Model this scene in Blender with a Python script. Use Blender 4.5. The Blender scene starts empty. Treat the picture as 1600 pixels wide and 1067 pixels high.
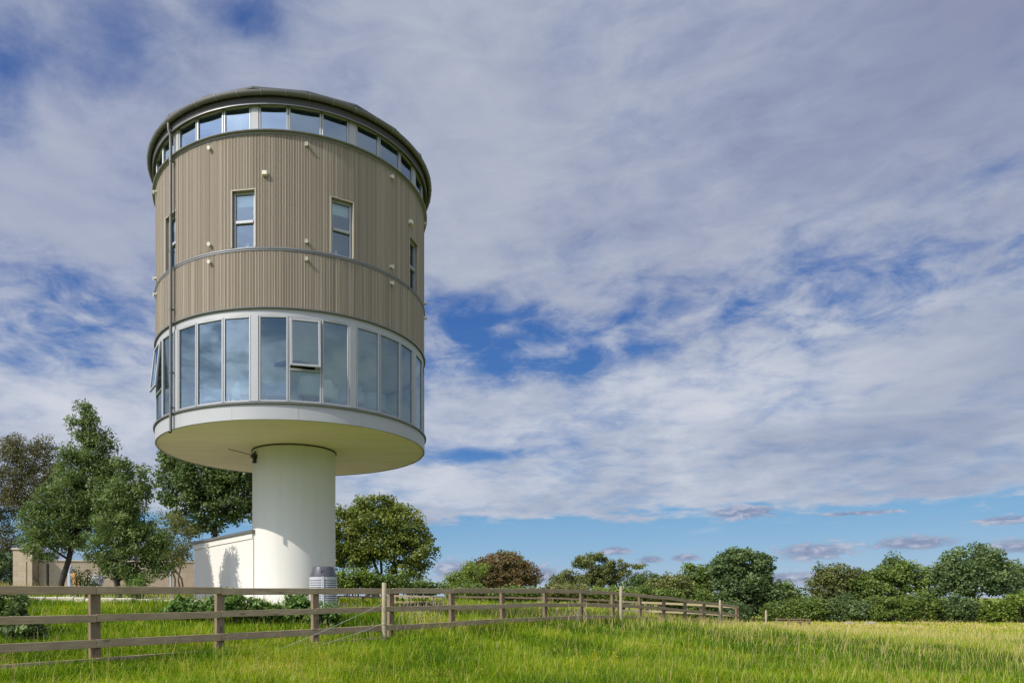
import bpy, math, random
import numpy as np
from mathutils import Vector, Matrix
R_ = math.radians
rng = np.random.default_rng(7)
random.seed(7)
S = bpy.context.scene
COL = S.collection

# ------------------------------------------------------------------ camera, sky, sun, exposure
CAMZ = 1.5
cam_d = bpy.data.cameras.new('camera'); cam = bpy.data.objects.new('camera', cam_d); COL.objects.link(cam)
cam_d.sensor_width = 36; cam_d.lens = 24.0
cam_d.shift_x = 150/1600; cam_d.shift_y = (933-533.5)/1600
cam_d.clip_start = .1; cam_d.clip_end = 5000
cam.location = (0, 0, CAMZ); cam.rotation_euler = (R_(90), 0, 0)
S.camera = cam
S.view_settings.view_transform = 'Standard'; S.view_settings.look = 'None'
S.view_settings.exposure = 0; S.view_settings.gamma = 1
SUN_EL, SUN_DIR = 41.0, Vector((-.825, -.565, 0)).normalized()
sun_d = bpy.data.lights.new('sun', 'SUN'); sun = bpy.data.objects.new('sun', sun_d); COL.objects.link(sun)
sun_d.energy = 4.8; sun_d.angle = R_(.5); sun_d.color = (1.0, .94, .84)
to_sun = Vector((SUN_DIR.x*math.cos(R_(SUN_EL)), SUN_DIR.y*math.cos(R_(SUN_EL)), math.sin(R_(SUN_EL))))
sun.rotation_euler = to_sun.to_track_quat('Z', 'Y').to_euler()
sun.location = to_sun*60

class NT:
    def __init__(s, tree): s.t = tree
    def n(s, typ, **kw):
        nd = s.t.nodes.new(typ)
        for k, v in kw.items(): setattr(nd, k, v)
        return nd
    def put(s, sock, v):
        if isinstance(v, bpy.types.NodeSocket): s.t.links.new(v, sock)
        elif v is not None: sock.default_value = v
    def m(s, op, a, b=None, c=None, clamp=False):
        nd = s.n('ShaderNodeMath', operation=op, use_clamp=clamp)
        for i, v in enumerate((a, b, c)):
            if v is not None: s.put(nd.inputs[i], v)
        return nd.outputs[0]
    def ss(s, x, lo, hi, a=0., b=1.):
        nd = s.n('ShaderNodeMapRange', interpolation_type='SMOOTHSTEP')
        for i, v in enumerate((x, lo, hi, a, b)): s.put(nd.inputs[i], v)
        return nd.outputs[0]
    def noise(s, vec, scale, detail=4, rough=.5, dist=0., lac=2.):
        nd = s.n('ShaderNodeTexNoise')
        s.put(nd.inputs['Vector'], vec); s.put(nd.inputs['Scale'], scale); nd.inputs['Detail'].default_value = detail
        nd.inputs['Roughness'].default_value = rough; nd.inputs['Distortion'].default_value = dist
        return nd.outputs['Fac']
    def comb(s, x, y, z):
        nd = s.n('ShaderNodeCombineXYZ')
        for i, v in enumerate((x, y, z)): s.put(nd.inputs[i], v)
        return nd.outputs[0]
    def mixc(s, f, a, b):
        nd = s.n('ShaderNodeMix', data_type='RGBA')
        s.put(nd.inputs[0], f); s.put(nd.inputs[6], a if isinstance(a, bpy.types.NodeSocket) else (*a, 1)); s.put(nd.inputs[7], b if isinstance(b, bpy.types.NodeSocket) else (*b, 1))
        return nd.outputs[2]
    def ramp(s, f, stops):
        nd = s.n('ShaderNodeValToRGB'); cr = nd.color_ramp
        while len(cr.elements) < len(stops): cr.elements.new(.5)
        for e, (p, c) in zip(cr.elements, stops): e.position = p; e.color = (*c, 1) if len(c) == 3 else c
        s.put(nd.inputs[0], f); return nd.outputs[0]

def s2l(*c): return tuple((v/255/12.92 if v/255 <= .04045 else ((v/255+.055)/1.055)**2.4) for v in c)

world = bpy.data.worlds.new('World'); S.world = world; world.use_nodes = True
world.cycles.sampling_method = 'MANUAL'; world.cycles.sample_map_resolution = 512
def build_sky():
    t = world.node_tree; t.nodes.clear(); g = NT(t)
    sky = g.n('ShaderNodeTexSky', sky_type='NISHITA', sun_disc=False, sun_elevation=R_(SUN_EL), altitude=50, air_density=1., dust_density=.4, ozone_density=2.)
    sky.sun_rotation = math.atan2(SUN_DIR.x, SUN_DIR.y)
    d = g.n('ShaderNodeTexCoord').outputs['Generated']
    nrm = g.n('ShaderNodeVectorMath', operation='NORMALIZE'); g.put(nrm.inputs[0], d)
    sp = g.n('ShaderNodeSeparateXYZ'); g.put(sp.inputs[0], nrm.outputs[0]); x, y, z = sp.outputs
    el = g.m('MULTIPLY', g.m('ARCSINE', z), 57.2958)
    az = g.m('MULTIPLY', g.m('ARCTAN2', x, y), 57.2958)
    zz = g.m('ADD', g.m('MAXIMUM', z, 0.), .16)
    q = g.comb(g.m('DIVIDE', x, zz), g.m('DIVIDE', y, zz), 0.)
    # shear so the sheets of cloud run obliquely
    big = g.noise(q, .9, 3, .5, .3)
    med = g.noise(q, 2.6, 9, .6, .25)
    fine = g.noise(q, 7.5, 8, .62, .4)
    n = g.m('ADD', g.m('ADD', g.m('MULTIPLY', big, .25), g.m('MULTIPLY', med, .45)), g.m('MULTIPLY', fine, .3))
    elw = g.m('ADD', el, g.m('MULTIPLY', g.m('SUBTRACT', med, .5), 4.))
    f = g.m('DIVIDE', elw, 60.)
    def e(v): return v/60
    def gr(v): return (v, v, v)
    cov = g.ramp(f, [(0, gr(.0)), (e(5.9), gr(.0)), (e(6.9), gr(.86)), (e(15.5), gr(.9)), (e(18), gr(.76)), (e(21.5), gr(.68)), (e(24.5), gr(.88)), (e(28), gr(1.)), (1, gr(1.))])
    def blob(a0, e0, ra, re, rot=0., src=None):
        da = g.m('SUBTRACT', az, a0); de = g.m('SUBTRACT', el, e0)
        if rot:
            c, s_ = math.cos(R_(rot)), math.sin(R_(rot))
            da, de = g.m('ADD', g.m('MULTIPLY', da, c), g.m('MULTIPLY', de, s_)), g.m('SUBTRACT', g.m('MULTIPLY', de, c), g.m('MULTIPLY', da, s_))
        r2 = g.m('ADD', g.m('POWER', g.m('DIVIDE', g.m('ABSOLUTE', da), ra), 2.), g.m('POWER', g.m('DIVIDE', g.m('ABSOLUTE', de), re), 2.))
        return g.m('EXPONENT', g.m('MULTIPLY', r2, -1.))
    gaps = [(6.5, 20.3, 7, 2.6, 0, .60), (3, 22.8, 3.5, 1.5, 0, .25), (20, 21.5, 6, 1.8, 0, .12), (28, 22.3, 5, 1.6, 0, .06), (37.5, 22.2, 3, 1.2, 0, .08), (4, 11.7, 5.5, .75, 0, .75), (15, 18.2, 3, .8, 0, .25),
            (-24, 36.5, 5, 3., 20, .66), (-31, 33, 2.6, 3.8, 0, .6), (-14.5, 39.5, 4, 1.8, 0, .6), (-26, 21.5, 4, 2.4, 0, .25), (-26.5, 17, 5, 1.4, 0, .22), (-31, 16, 3, 2, 0, .2), (-23, 28, 2, 1, 0, .1)]
    for a0, e0, ra, re, ro, w in gaps:
        cov = g.m('SUBTRACT', cov, g.m('MULTIPLY', blob(a0, e0, ra, re, ro), w))
    adds = [(40, 22.6, 6, 1.8, 0, .28), (42, 17, 8, 3., 15, .35), (33, 24.5, 4, 1.2, 0, .15), (-28, 12.5, 8, 3, 0, .15)]
    for a0, e0, ra, re, ro, w in adds:
        cov = g.m('ADD', cov, g.m('MULTIPLY', blob(a0, e0, ra, re, ro), w))
    mott = g.noise(g.comb(g.m('MULTIPLY', az, .20), g.m('MULTIPLY', el, .42), 7.), 1., 9, .62, .5)
    gapm = g.m('EXPONENT', g.m('MULTIPLY', g.m('POWER', g.m('ABSOLUTE', g.m('DIVIDE', g.m('SUBTRACT', el, 20.), 4.5)), 2.), -1.))
    cov = g.m('ADD', cov, g.m('MULTIPLY', g.m('MULTIPLY', g.m('SUBTRACT', mott, .5), gapm), 2.0))
    dens = g.ss(g.m('ADD', cov, g.m('MULTIPLY', g.m('SUBTRACT', n, .5), 2.9)), .12, 1.0, .05, 1.)
    # low fair-weather puffs near the skyline, seen almost edge on
    pq = g.comb(g.m('MULTIPLY', az, .55), g.m('MULTIPLY', el, 1.5), 3.)
    pn = g.noise(pq, 1.5, 8, .6, .5)
    puffs = [(16.3, 3.75, 1.6, .5), (18.9, 3.0, 1.3, .45), (21.5, 3.1, 1.5, .4), (30.2, 3.3, 3.0, .85), (36.0, 3.65, 3.2, .65), (25.6, 6.4, 3.2, .65), (41.5, 3.2, 2.0, .6), (3.0, 2.3, 2.2, 1.), (10.5, 1.9, 1.6, .9), (41, 4.9, 2., .35), (33, 5.9, 3., .2), (29, 1.4, 9, .6), (16, 1.6, 4, .7), (-30, 3, 6, 1), (60, 3.5, 5, .8), (-60, 4, 6, 1), (90, 3, 6, .8)]
    pd = None
    for a0, e0, ra, re in puffs:
        b_ = blob(a0, e0, ra, re); pd = b_ if pd is None else g.m('MAXIMUM', pd, b_)
    pden = g.m('MULTIPLY', g.ss(g.m('ADD', pd, g.m('MULTIPLY', g.m('SUBTRACT', pn, .5), 1.9)), .36, .85), .85)
    # colours of the air: deep blue above, paler towards the skyline
    hs = g.n('ShaderNodeHueSaturation'); g.put(hs.inputs['Color'], sky.outputs[0]); hs.inputs['Saturation'].default_value = 1.28; hs.inputs['Value'].default_value = .062
    air = hs.outputs[0]
    low = g.ramp(g.m('DIVIDE', el, 60.), [(0, s2l(178, 196, 222)), (e(3), s2l(146, 188, 225)), (e(7), s2l(112, 170, 218)), (e(12), s2l(70, 126, 196)), (e(22), s2l(52, 106, 182)), (e(38), s2l(50, 92, 164)), (1, s2l(44, 82, 150))])
    air = g.mixc(.8, air, low)
    # cloud shade: bright lower deck, lavender grey sheet above
    tone = g.m('ADD', g.m('ADD', g.m('MULTIPLY', g.noise(q, 1.5, 5, .5, .6), .9), g.m('MULTIPLY', g.noise(q, .55, 2, .5), .7)), g.m('MULTIPLY', fine, .3))
    tone = g.m('ADD', tone, g.m('MULTIPLY', g.m('SUBTRACT', g.noise(g.comb(g.m('MULTIPLY', az, .16), g.m('MULTIPLY', el, .5), 2.), 1., 9, .62, .6), .5), .55))
    cA = g.ramp(g.m('SUBTRACT', tone, .45), [(.2, s2l(130, 140, 173)), (.42, s2l(157, 166, 190)), (.62, s2l(178, 185, 202)), (.85, s2l(202, 206, 216))])
    cB = g.ramp(g.m('SUBTRACT', tone, .45), [(.2, s2l(150, 162, 188)), (.42, s2l(176, 185, 204)), (.62, s2l(198, 204, 217)), (.85, s2l(214, 217, 226))])
    cl = g.mixc(g.ss(elw, 15., 24.), cB, cA)
    cl = g.mixc(blob(44, 36, 13, 9, 0), cl, s2l(140, 147, 175))
    cl = g.mixc(g.m('MULTIPLY', blob(-30, 26, 12, 9, 0), .6), cl, s2l(178, 184, 204))
    cl = g.mixc(g.m('MULTIPLY', blob(41, 14, 9, 3.5, 0), .6), cl, s2l(152, 162, 185))
    cl = g.mixc(g.m('MULTIPLY', blob(5, 33, 9, 9, 30), .5), cl, s2l(182, 188, 203))
    # unseen cloud towards the sun and behind the camera brightened to lift shadow fill
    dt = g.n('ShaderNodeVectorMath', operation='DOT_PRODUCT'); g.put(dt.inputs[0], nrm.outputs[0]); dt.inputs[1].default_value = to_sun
    fill_boost = g.m('MULTIPLY', g.ss(dt.outputs['Value'], .42, 1., 1., 3.4), g.ss(g.m('MULTIPLY', y, -1.), .05, .6, 1., 1.4))
    sc_ = g.n('ShaderNodeVectorMath', operation='SCALE'); g.put(sc_.inputs[0], cl); g.put(sc_.inputs['Scale'], fill_boost); cl = sc_.outputs[0]
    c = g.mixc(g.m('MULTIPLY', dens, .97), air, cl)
    pc = g.mixc(g.ss(pn, .4, .7), s2l(128, 138, 170), s2l(186, 190, 208))
    c = g.mixc(pden, c, pc)
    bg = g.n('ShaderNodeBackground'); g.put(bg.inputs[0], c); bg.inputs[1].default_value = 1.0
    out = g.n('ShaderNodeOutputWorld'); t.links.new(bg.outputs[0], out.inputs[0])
build_sky()

# ------------------------------------------------------------------ helpers
F = 1067.
def P(px, py, Y): return Vector(((px-650)/F*Y, Y, CAMZ+(933-py)/F*Y))
def PX(px, Y): return (px-650)/F*Y
ORIGIN = {}
def tag(o, label=None, cat=None, group=None, kind=None):
    if label: o['label'] = label
    if cat: o['category'] = cat
    if group: o['group'] = group
    if kind: o['kind'] = kind
    return o
def thing(name, label, cat, loc, group=None, rz=0):
    o = bpy.data.objects.new(name, None); COL.objects.link(o); o.empty_display_size = .2
    o.location = loc; o.rotation_euler.z = rz
    ORIGIN[o.name] = Vector(loc)
    return tag(o, label, cat, group)
class MB:
    def __init__(s): s.v = []; s.f = []; s.uv = None
    def add(s, vs, fs):
        b = len(s.v); s.v += [tuple(v) for v in vs]; s.f += [tuple(i+b for i in f) for f in fs]; return s
    def box(s, c, size, ax=None, bevel=0):
        c = Vector(c); X, Y, Z = ax if ax else (Vector((1,0,0)), Vector((0,1,0)), Vector((0,0,1)))
        hx, hy, hz = size[0]/2, size[1]/2, size[2]/2
        if bevel:
            b = bevel; vs = []
            # chamfered box: 24 corners
            for sx in (-1,1):
                for sy in (-1,1):
                    for sz in (-1,1):
                        vs += [c+X*sx*(hx)+Y*sy*(hy-b)+Z*sz*(hz-b), c+X*sx*(hx-b)+Y*sy*hy+Z*sz*(hz-b), c+X*sx*(hx-b)+Y*sy*(hy-b)+Z*sz*hz]
            def I(sx, sy, sz, k): return ((sx > 0)*4+(sy > 0)*2+(sz > 0))*3+k
            fs = []
            for sx in (-1,1): fs.append([I(sx,-1,-1,0),I(sx,1,-1,0),I(sx,1,1,0),I(sx,-1,1,0)][::sx])
            for sy in (-1,1): fs.append([I(-1,sy,-1,1),I(-1,sy,1,1),I(1,sy,1,1),I(1,sy,-1,1)][::sy])
            for sz in (-1,1): fs.append([I(-1,-1,sz,2),I(1,-1,sz,2),I(1,1,sz,2),I(-1,1,sz,2)][::sz])
            for sx in (-1,1):
                for sy in (-1,1):
                    q = [I(sx,sy,-1,0),I(sx,sy,-1,1),I(sx,sy,1,1),I(sx,sy,1,0)]; fs.append(q[::sx*sy])
            for sx in (-1,1):
                for sz in (-1,1):
                    q = [I(sx,-1,sz,0),I(sx,1,sz,0),I(sx,1,sz,2),I(sx,-1,sz,2)]; fs.append(q[::sx*sz])
            for sy in (-1,1):
                for sz in (-1,1):
                    q = [I(-1,sy,sz,1),I(-1,sy,sz,2),I(1,sy,sz,2),I(1,sy,sz,1)]; fs.append(q[::sy*sz])
            for sx in (-1,1):
                for sy in (-1,1):
                    for sz in (-1,1):
                        q = [I(sx,sy,sz,0),I(sx,sy,sz,1),I(sx,sy,sz,2)]; fs.append(q[::sx*sy*sz])
            return s.add(vs, fs)
        vs = [c+X*hx*a+Y*hy*b_+Z*hz*d for a in (-1,1) for b_ in (-1,1) for d in (-1,1)]
        return s.add(vs, [(0,1,3,2),(4,6,7,5),(0,4,5,1),(2,3,7,6),(0,2,6,4),(1,5,7,3)])
    def tube(s, pts, rad, n=8, caps=True):
        pts = [Vector(p) for p in pts]
        if not hasattr(rad, '__len__'): rad = [rad]*len(pts)
        vs = []; fs = []; prev = None
        for i, p in enumerate(pts):
            t = (pts[min(i+1, len(pts)-1)]-pts[max(i-1, 0)]).normalized()
            if prev is None:
                a = t.orthogonal().normalized()
            else:
                a = (prev-t*prev.dot(t));  a = a.normalized() if a.length > 1e-6 else t.orthogonal().normalized()
            prev = a; b = t.cross(a)
            for k in range(n):
                th = 2*math.pi*k/n; vs.append(p+(a*math.cos(th)+b*math.sin(th))*rad[i])
        for i in range(len(pts)-1):
            for k in range(n):
                fs.append((i*n+k, i*n+(k+1) % n, (i+1)*n+(k+1) % n, (i+1)*n+k))
        if caps:
            fs.append(tuple(range(n))[::-1]); fs.append(tuple((len(pts)-1)*n+k for k in range(n)))
        return s.add(vs, fs)
    def lathe(s, prof, c, n=96, a0=0., a1=360., closed=False):
        # prof: (radius, z) going round; c: axis
        full = abs(a1-a0-360) < 1e-6; m = n if full else n+1; k = len(prof); vs = []; fs = []
        for i in range(m):
            th = R_(a0+(a1-a0)*i/n)
            for r, z in prof: vs.append((c[0]+r*math.sin(th), c[1]-r*math.cos(th), z))
        for i in range(n):
            j = (i+1) % m
            for q in range(k if closed else k-1):
                q2 = (q+1) % k; fs.append((i*k+q, j*k+q, j*k+q2, i*k+q2))
        if not full and closed:
            fs.append(tuple(range(k))); fs.append(tuple(n*k+q for q in range(k))[::-1])
        return s.add(vs, fs)
    def build(s, name, mat, parent=None, smooth=None, local=False):
        me = bpy.data.meshes.new(name)
        off = Vector((0,0,0))
        root = parent
        while root is not None and root.parent is not None: root = root.parent
        if root is not None and not local: off = ORIGIN.get(root.name, Vector((0,0,0)))
        me.from_pydata([(v[0]-off.x, v[1]-off.y, v[2]-off.z) for v in s.v], [], s.f)
        me.update()
        if mat is not None: me.materials.append(mat)
        if smooth:
            me.shade_smooth(); me.set_sharp_from_angle(angle=R_(smooth))
        o = bpy.data.objects.new(name, me); COL.objects.link(o)
        if parent is not None: o.parent = parent
        return o
def copy_tree(o, parent=None):
    c = o.copy(); COL.objects.link(c)
    if parent is not None: c.parent = parent
    for ch in list(o.children): copy_tree(ch, c)
    return c
def np_mesh(name, V, quads=None, tris=None, mat=None, parent=None, attr=None, smooth=False):
    me = bpy.data.meshes.new(name); off = np.zeros(3)
    root = parent
    while root is not None and root.parent is not None: root = root.parent
    if root is not None: off = np.array(ORIGIN.get(root.name, (0,0,0)))
    V = np.asarray(V, np.float32)-off.astype(np.float32)
    loops = []; starts = []; tot = 0
    nq = 0 if quads is None else len(quads); nt = 0 if tris is None else len(tris)
    if nq: loops.append(np.asarray(quads).ravel())
    if nt: loops.append(np.asarray(tris).ravel())
    loops = np.concatenate(loops).astype(np.int32)
    starts = np.concatenate([np.arange(nq)*4, nq*4+np.arange(nt)*3]).astype(np.int32)
    me.vertices.add(len(V)); me.vertices.foreach_set('co', V.ravel())
    me.loops.add(len(loops)); me.loops.foreach_set('vertex_index', loops)
    me.polygons.add(nq+nt); me.polygons.foreach_set('loop_start', starts)
    me.update(calc_edges=True)
    if attr is not None:
        for k, a in attr.items():
            at = me.attributes.new(k, 'FLOAT', 'FACE'); at.data.foreach_set('value', np.asarray(a, np.float32))
    if smooth: me.shade_smooth()
    else: me.shade_flat()
    if mat: me.materials.append(mat)
    o = bpy.data.objects.new(name, me); COL.objects.link(o)
    if parent is not None: o.parent = parent
    return o

# ------------------------------------------------------------------ materials
def mat(name, fn):
    m = bpy.data.materials.new(name); m.use_nodes = True; t = m.node_tree; t.nodes.clear(); g = NT(t)
    out = g.n('ShaderNodeOutputMaterial'); sh = fn(g); t.links.new(sh, out.inputs[0]); return m
def principled(g, col, rough=.5, metal=0., bump=None, bstr=.2, bdist=.01, spec=.5):
    p = g.n('ShaderNodeBsdfPrincipled')
    g.put(p.inputs['Base Color'], col if isinstance(col, bpy.types.NodeSocket) else (*col, 1))
    g.put(p.inputs['Roughness'], rough); p.inputs['Metallic'].default_value = metal
    p.inputs['Specular IOR Level'].default_value = spec
    if bump is not None:
        b = g.n('ShaderNodeBump'); b.inputs['Strength'].default_value = bstr; b.inputs['Distance'].default_value = bdist
        g.put(b.inputs['Height'], bump); g.t.links.new(b.outputs[0], p.inputs['Normal'])
    return p.outputs[0]
def oc(g): return g.n('ShaderNodeTexCoord').outputs['Object']
def scaled(g, v, s):
    mp = g.n('ShaderNodeMapping'); g.put(mp.inputs[0], v); mp.inputs[3].default_value = s; return mp.outputs[0]
def plain(name, col, rough=.5, metal=0., var=.12, sc=3., bstr=.05, spec=.5):
    def fn(g):
        v = oc(g); n = g.noise(v, sc, 5, .6)
        a = tuple(c*(1-var) for c in col); b = tuple(min(1, c*(1+var)) for c in col)
        return principled(g, g.mixc(n, a, b), rough, metal, g.noise(v, sc*14, 3), bstr, .01, spec)
    return mat(name, fn)
def render_wall():
    def fn(g):
        v = oc(g); n = g.noise(v, .7, 4, .6); st = g.noise(scaled(g, v, (2.2, 2.2, .22)), 1.6, 5, .6)
        c = g.mixc(g.ss(st, .35, .85), (.655, .635, .59), (.615, .595, .545)); c = g.mixc(g.m('MULTIPLY', n, .3), c, (.63, .61, .565))
        return principled(g, c, .85, 0, g.noise(v, 90, 3), .25, .004, .25)
    return mat('white_render', fn)
def soffit_mat():
    def fn(g):
        v = oc(g); n = g.noise(scaled(g, v, (.6, 2.4, 1)), 1.2, 5, .6); n2 = g.noise(v, 8, 4, .6)
        c = g.mixc(g.ss(n, .3, .75), (.92, .83, .66), (.82, .73, .56)); c = g.mixc(g.m('MULTIPLY', n2, .3), c, (.86, .77, .6))
        return principled(g, c, .8, 0, g.noise(v, 40, 3), .15, .004, .25)
    return mat('cream_soffit', fn)
def clad_mat():
    def fn(g):
        at = g.n('ShaderNodeAttribute', attribute_name='tint').outputs['Fac']
        v = oc(g); n = g.noise(scaled(g, v, (8, 8, .35)), 3., 5, .6); w = g.noise(v, .35, 3, .5)
        c = g.ramp(at, [(0, (.275, .225, .172)), (.5, (.35, .29, .226)), (1, (.435, .366, .29))])
        c = g.mixc(g.m('MULTIPLY', g.ss(n, .35, .8), .45), c, (.30, .25, .185)); c = g.mixc(g.m('MULTIPLY', w, .2), c, (.3, .26, .2))
        return principled(g, c, .7, 0, None, spec=.3)
    return mat('timber_cladding', fn)
def wood_mat(name, dark, lite, green=0.):
    def fn(g):
        v = oc(g); rnd = g.n('ShaderNodeObjectInfo').outputs['Random']
        off = g.n('ShaderNodeVectorMath', operation='ADD'); g.put(off.inputs[0], v); g.put(off.inputs[1], g.comb(g.m('MULTIPLY', rnd, 37.), g.m('MULTIPLY', rnd, 11.), 0.))
        u = off.outputs[0]
        gr = g.noise(scaled(g, u, (1.2, 26, 26)), 2.2, 6, .65, .6)
        kn = g.n('ShaderNodeTexVoronoi'); g.put(kn.inputs['Vector'], scaled(g, u, (2.2, 7, 9))); kn.inputs['Scale'].default_value = 1.
        k = g.ss(kn.outputs['Distance'], .07, .2, 1., 0.)
        bl = g.noise(u, 2.4, 4, .6)
        c = g.mixc(g.ss(gr, .3, .75), dark, lite); c = g.mixc(g.m('MULTIPLY', g.ss(bl, .4, .75), .5), c, tuple(d*.8 for d in dark))
        if green: c = g.mixc(g.m('MULTIPLY', g.ss(g.noise(u, 3.7, 4, .6), .45, .75), green), c, (.13, .14, .06))
        c = g.mixc(g.m('MULTIPLY', k, .75), c, tuple(d*.35 for d in dark))
        c = g.mixc(g.m('MULTIPLY', rnd, .45), c, dark)
        return principled(g, c, .85, 0, gr, .35, .006, .25)
    return mat(name, fn)
def glass_mat(name, tint, base=.16, mult=1.0):
    def fn(g):
        fr = g.n('ShaderNodeFresnel'); fr.inputs[0].default_value = 1.52
        fac = g.m('ADD', g.m('MULTIPLY', fr.outputs[0], mult), base, clamp=True)
        tr = g.n('ShaderNodeBsdfTransparent'); tr.inputs[0].default_value = (*tint, 1)
        v = oc(g); b = g.n('ShaderNodeBump'); b.inputs['Strength'].default_value = .02; b.inputs['Distance'].default_value = .02; g.put(b.inputs['Height'], g.noise(v, .9, 2))
        gl = g.n('ShaderNodeBsdfGlossy'); gl.inputs['Roughness'].default_value = .01; gl.inputs[0].default_value = (.74, .90, 1, 1); g.t.links.new(b.outputs[0], gl.inputs['Normal'])
        mx = g.n('ShaderNodeMixShader'); g.put(mx.inputs[0], fac); g.t.links.new(tr.outputs[0], mx.inputs[1]); g.t.links.new(gl.outputs[0], mx.inputs[2]); return mx.outputs[0]
    return mat(name, fn)
def leaf_mat(name, stops, trans=.35, rough=.5, spec=.35):
    def fn(g):
        at = g.n('ShaderNodeAttribute', attribute_name='tint').outputs['Fac']
        c = g.ramp(at, stops)
        p = principled(g, c, rough, 0, None, spec=spec)
        tl = g.n('ShaderNodeBsdfTranslucent'); br = g.n('ShaderNodeHueSaturation'); g.put(br.inputs['Color'], c); br.inputs['Value'].default_value = 1.25; br.inputs['Saturation'].default_value = 1.1; g.t.links.new(br.outputs[0], tl.inputs[0])
        mx = g.n('ShaderNodeMixShader'); mx.inputs[0].default_value = trans; g.t.links.new(p, mx.inputs[1]); g.t.links.new(tl.outputs[0], mx.inputs[2]); return mx.outputs[0]
    return mat(name, fn)
def brick_mat(name, a, b, mortar, scale, rough=.9):
    def fn(g):
        v = oc(g); br = g.n('ShaderNodeTexBrick'); 
        nd = g.n('ShaderNodeSeparateXYZ'); g.put(nd.inputs[0], v)
        g.put(br.inputs['Vector'], g.comb(g.m('ADD', nd.outputs[0], nd.outputs[1]), nd.outputs[2], 0.)); br.inputs['Scale'].default_value = scale
        br.inputs['Color1'].default_value = (*a, 1); br.inputs['Color2'].default_value = (*b, 1); br.inputs['Mortar'].default_value = (*mortar, 1); br.inputs['Mortar Size'].default_value = .015
        n = g.noise(v, 3, 5, .65); c = g.mixc(g.m('MULTIPLY', n, .5), br.outputs[0], tuple(x*.7 for x in a))
        return principled(g, c, rough, 0, g.m('ADD', br.outputs['Fac'], g.m('MULTIPLY', g.noise(v, 30, 4), -.6)), .5, -.01, .2)
    return mat(name, fn)
M = {}
M['render'] = render_wall(); M['soffit'] = soffit_mat(); M['clad'] = clad_mat()
M['clad_gap'] = plain('cladding_backing', (.16, .13, .095), .9)
M['alu'] = plain('silver_aluminium', (.34, .34, .345), .42, .25, .06, 2.)
M['fascia'] = plain('pale_fascia', (.36, .36, .365), .5, .1, .07, 1.2)
M['dark_alu'] = plain('dark_grey_metal', (.17, .17, .165), .4, .4, .1)
M['pipe'] = plain('grey_pipe', (.115, .112, .105), .5, .1, .1)
M['eave'] = plain('eaves_board', (.06, .057, .06), .8, 0, .1)
M['roof'] = plain('roof_membrane', (.11, .11, .11), .7, 0, .2)
M['flash'] = plain('lead_flashing', (.20, .20, .205), .45, .3, .2, 4)
M['vent'] = plain('vent_plastic', (.66, .62, .52), .5, 0, .06)
M['black'] = plain('black_plastic', (.015, .015, .015), .4)
M['glass'] = glass_mat('window_glass', (.84, .97, .98), .15, .9)
M['glass_top'] = glass_mat('clerestory_glass', (.55, .70, .82), .28, .85)
M['interior'] = plain('interior_plaster', (.68, .70, .70), .8)
M['ceiling'] = plain('interior_ceiling', (.88, .89, .89), .8)
M['floor_in'] = plain('interior_floor', (.42, .39, .35), .5)
M['blind'] = plain('blind_fabric', (.6, .62, .6), .8)
M['fabric'] = plain('teal_chair_fabric', (.34, .42, .47), .9)
M['fabric_w'] = plain('cream_fabric', (.72, .70, .60), .9)
M['lamp_metal'] = plain('lamp_metal', (.06, .06, .065), .4, .5)
M['wood_old'] = wood_mat('weathered_timber', (.30, .218, .136), (.52, .40, .262), .25)
M['wood_mid'] = wood_mat('brown_timber', (.16, .112, .072), (.30, .22, .15), .15)
M['wood_new'] = wood_mat('fresh_timber', (.62, .47, .26), (.80, .64, .40))
M['stake'] = wood_mat('peeled_stake', (.31, .25, .165), (.47, .40, .285), .1)
M['wire'] = plain('pale_wire', (.55, .53, .45), .5)
M['brick'] = brick_mat('buff_blockwork', (.46, .37, .27), (.38, .30, .215), (.40, .35, .28), 1.4)
M['stonekerb'] = plain('pale_stone', (.52, .46, .37), .9, 0, .3, 6, .5)
M['plank'] = plain('orange_board', (.44, .21, .05), .7, 0, .2, 3)
M['bluegrey'] = plain('galvanised_post', (.42, .48, .55), .45, .3, .15)
M['lattice'] = plain('white_lattice', (.62, .63, .64), .5)
M['bin_body'] = plain('grey_bin_plastic', (.42, .43, .45), .5, 0, .05)
M['bin_lid'] = plain('dark_bin_lid', (.075, .075, .085), .35, 0, .15)
def bark(name, a, b):
    def fn(g):
        v = oc(g); n = g.noise(scaled(g, v, (5, 5, 1)), 3, 6, .65)
        return principled(g, g.mixc(n, a, b), .9, 0, n, .6, .03, .2)
    return mat(name, fn)
M['bark'] = bark('bark', (.045, .036, .026), (.16, .135, .1))
M['bark_dark'] = bark('dark_bark', (.02, .017, .012), (.075, .06, .045))

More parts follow.
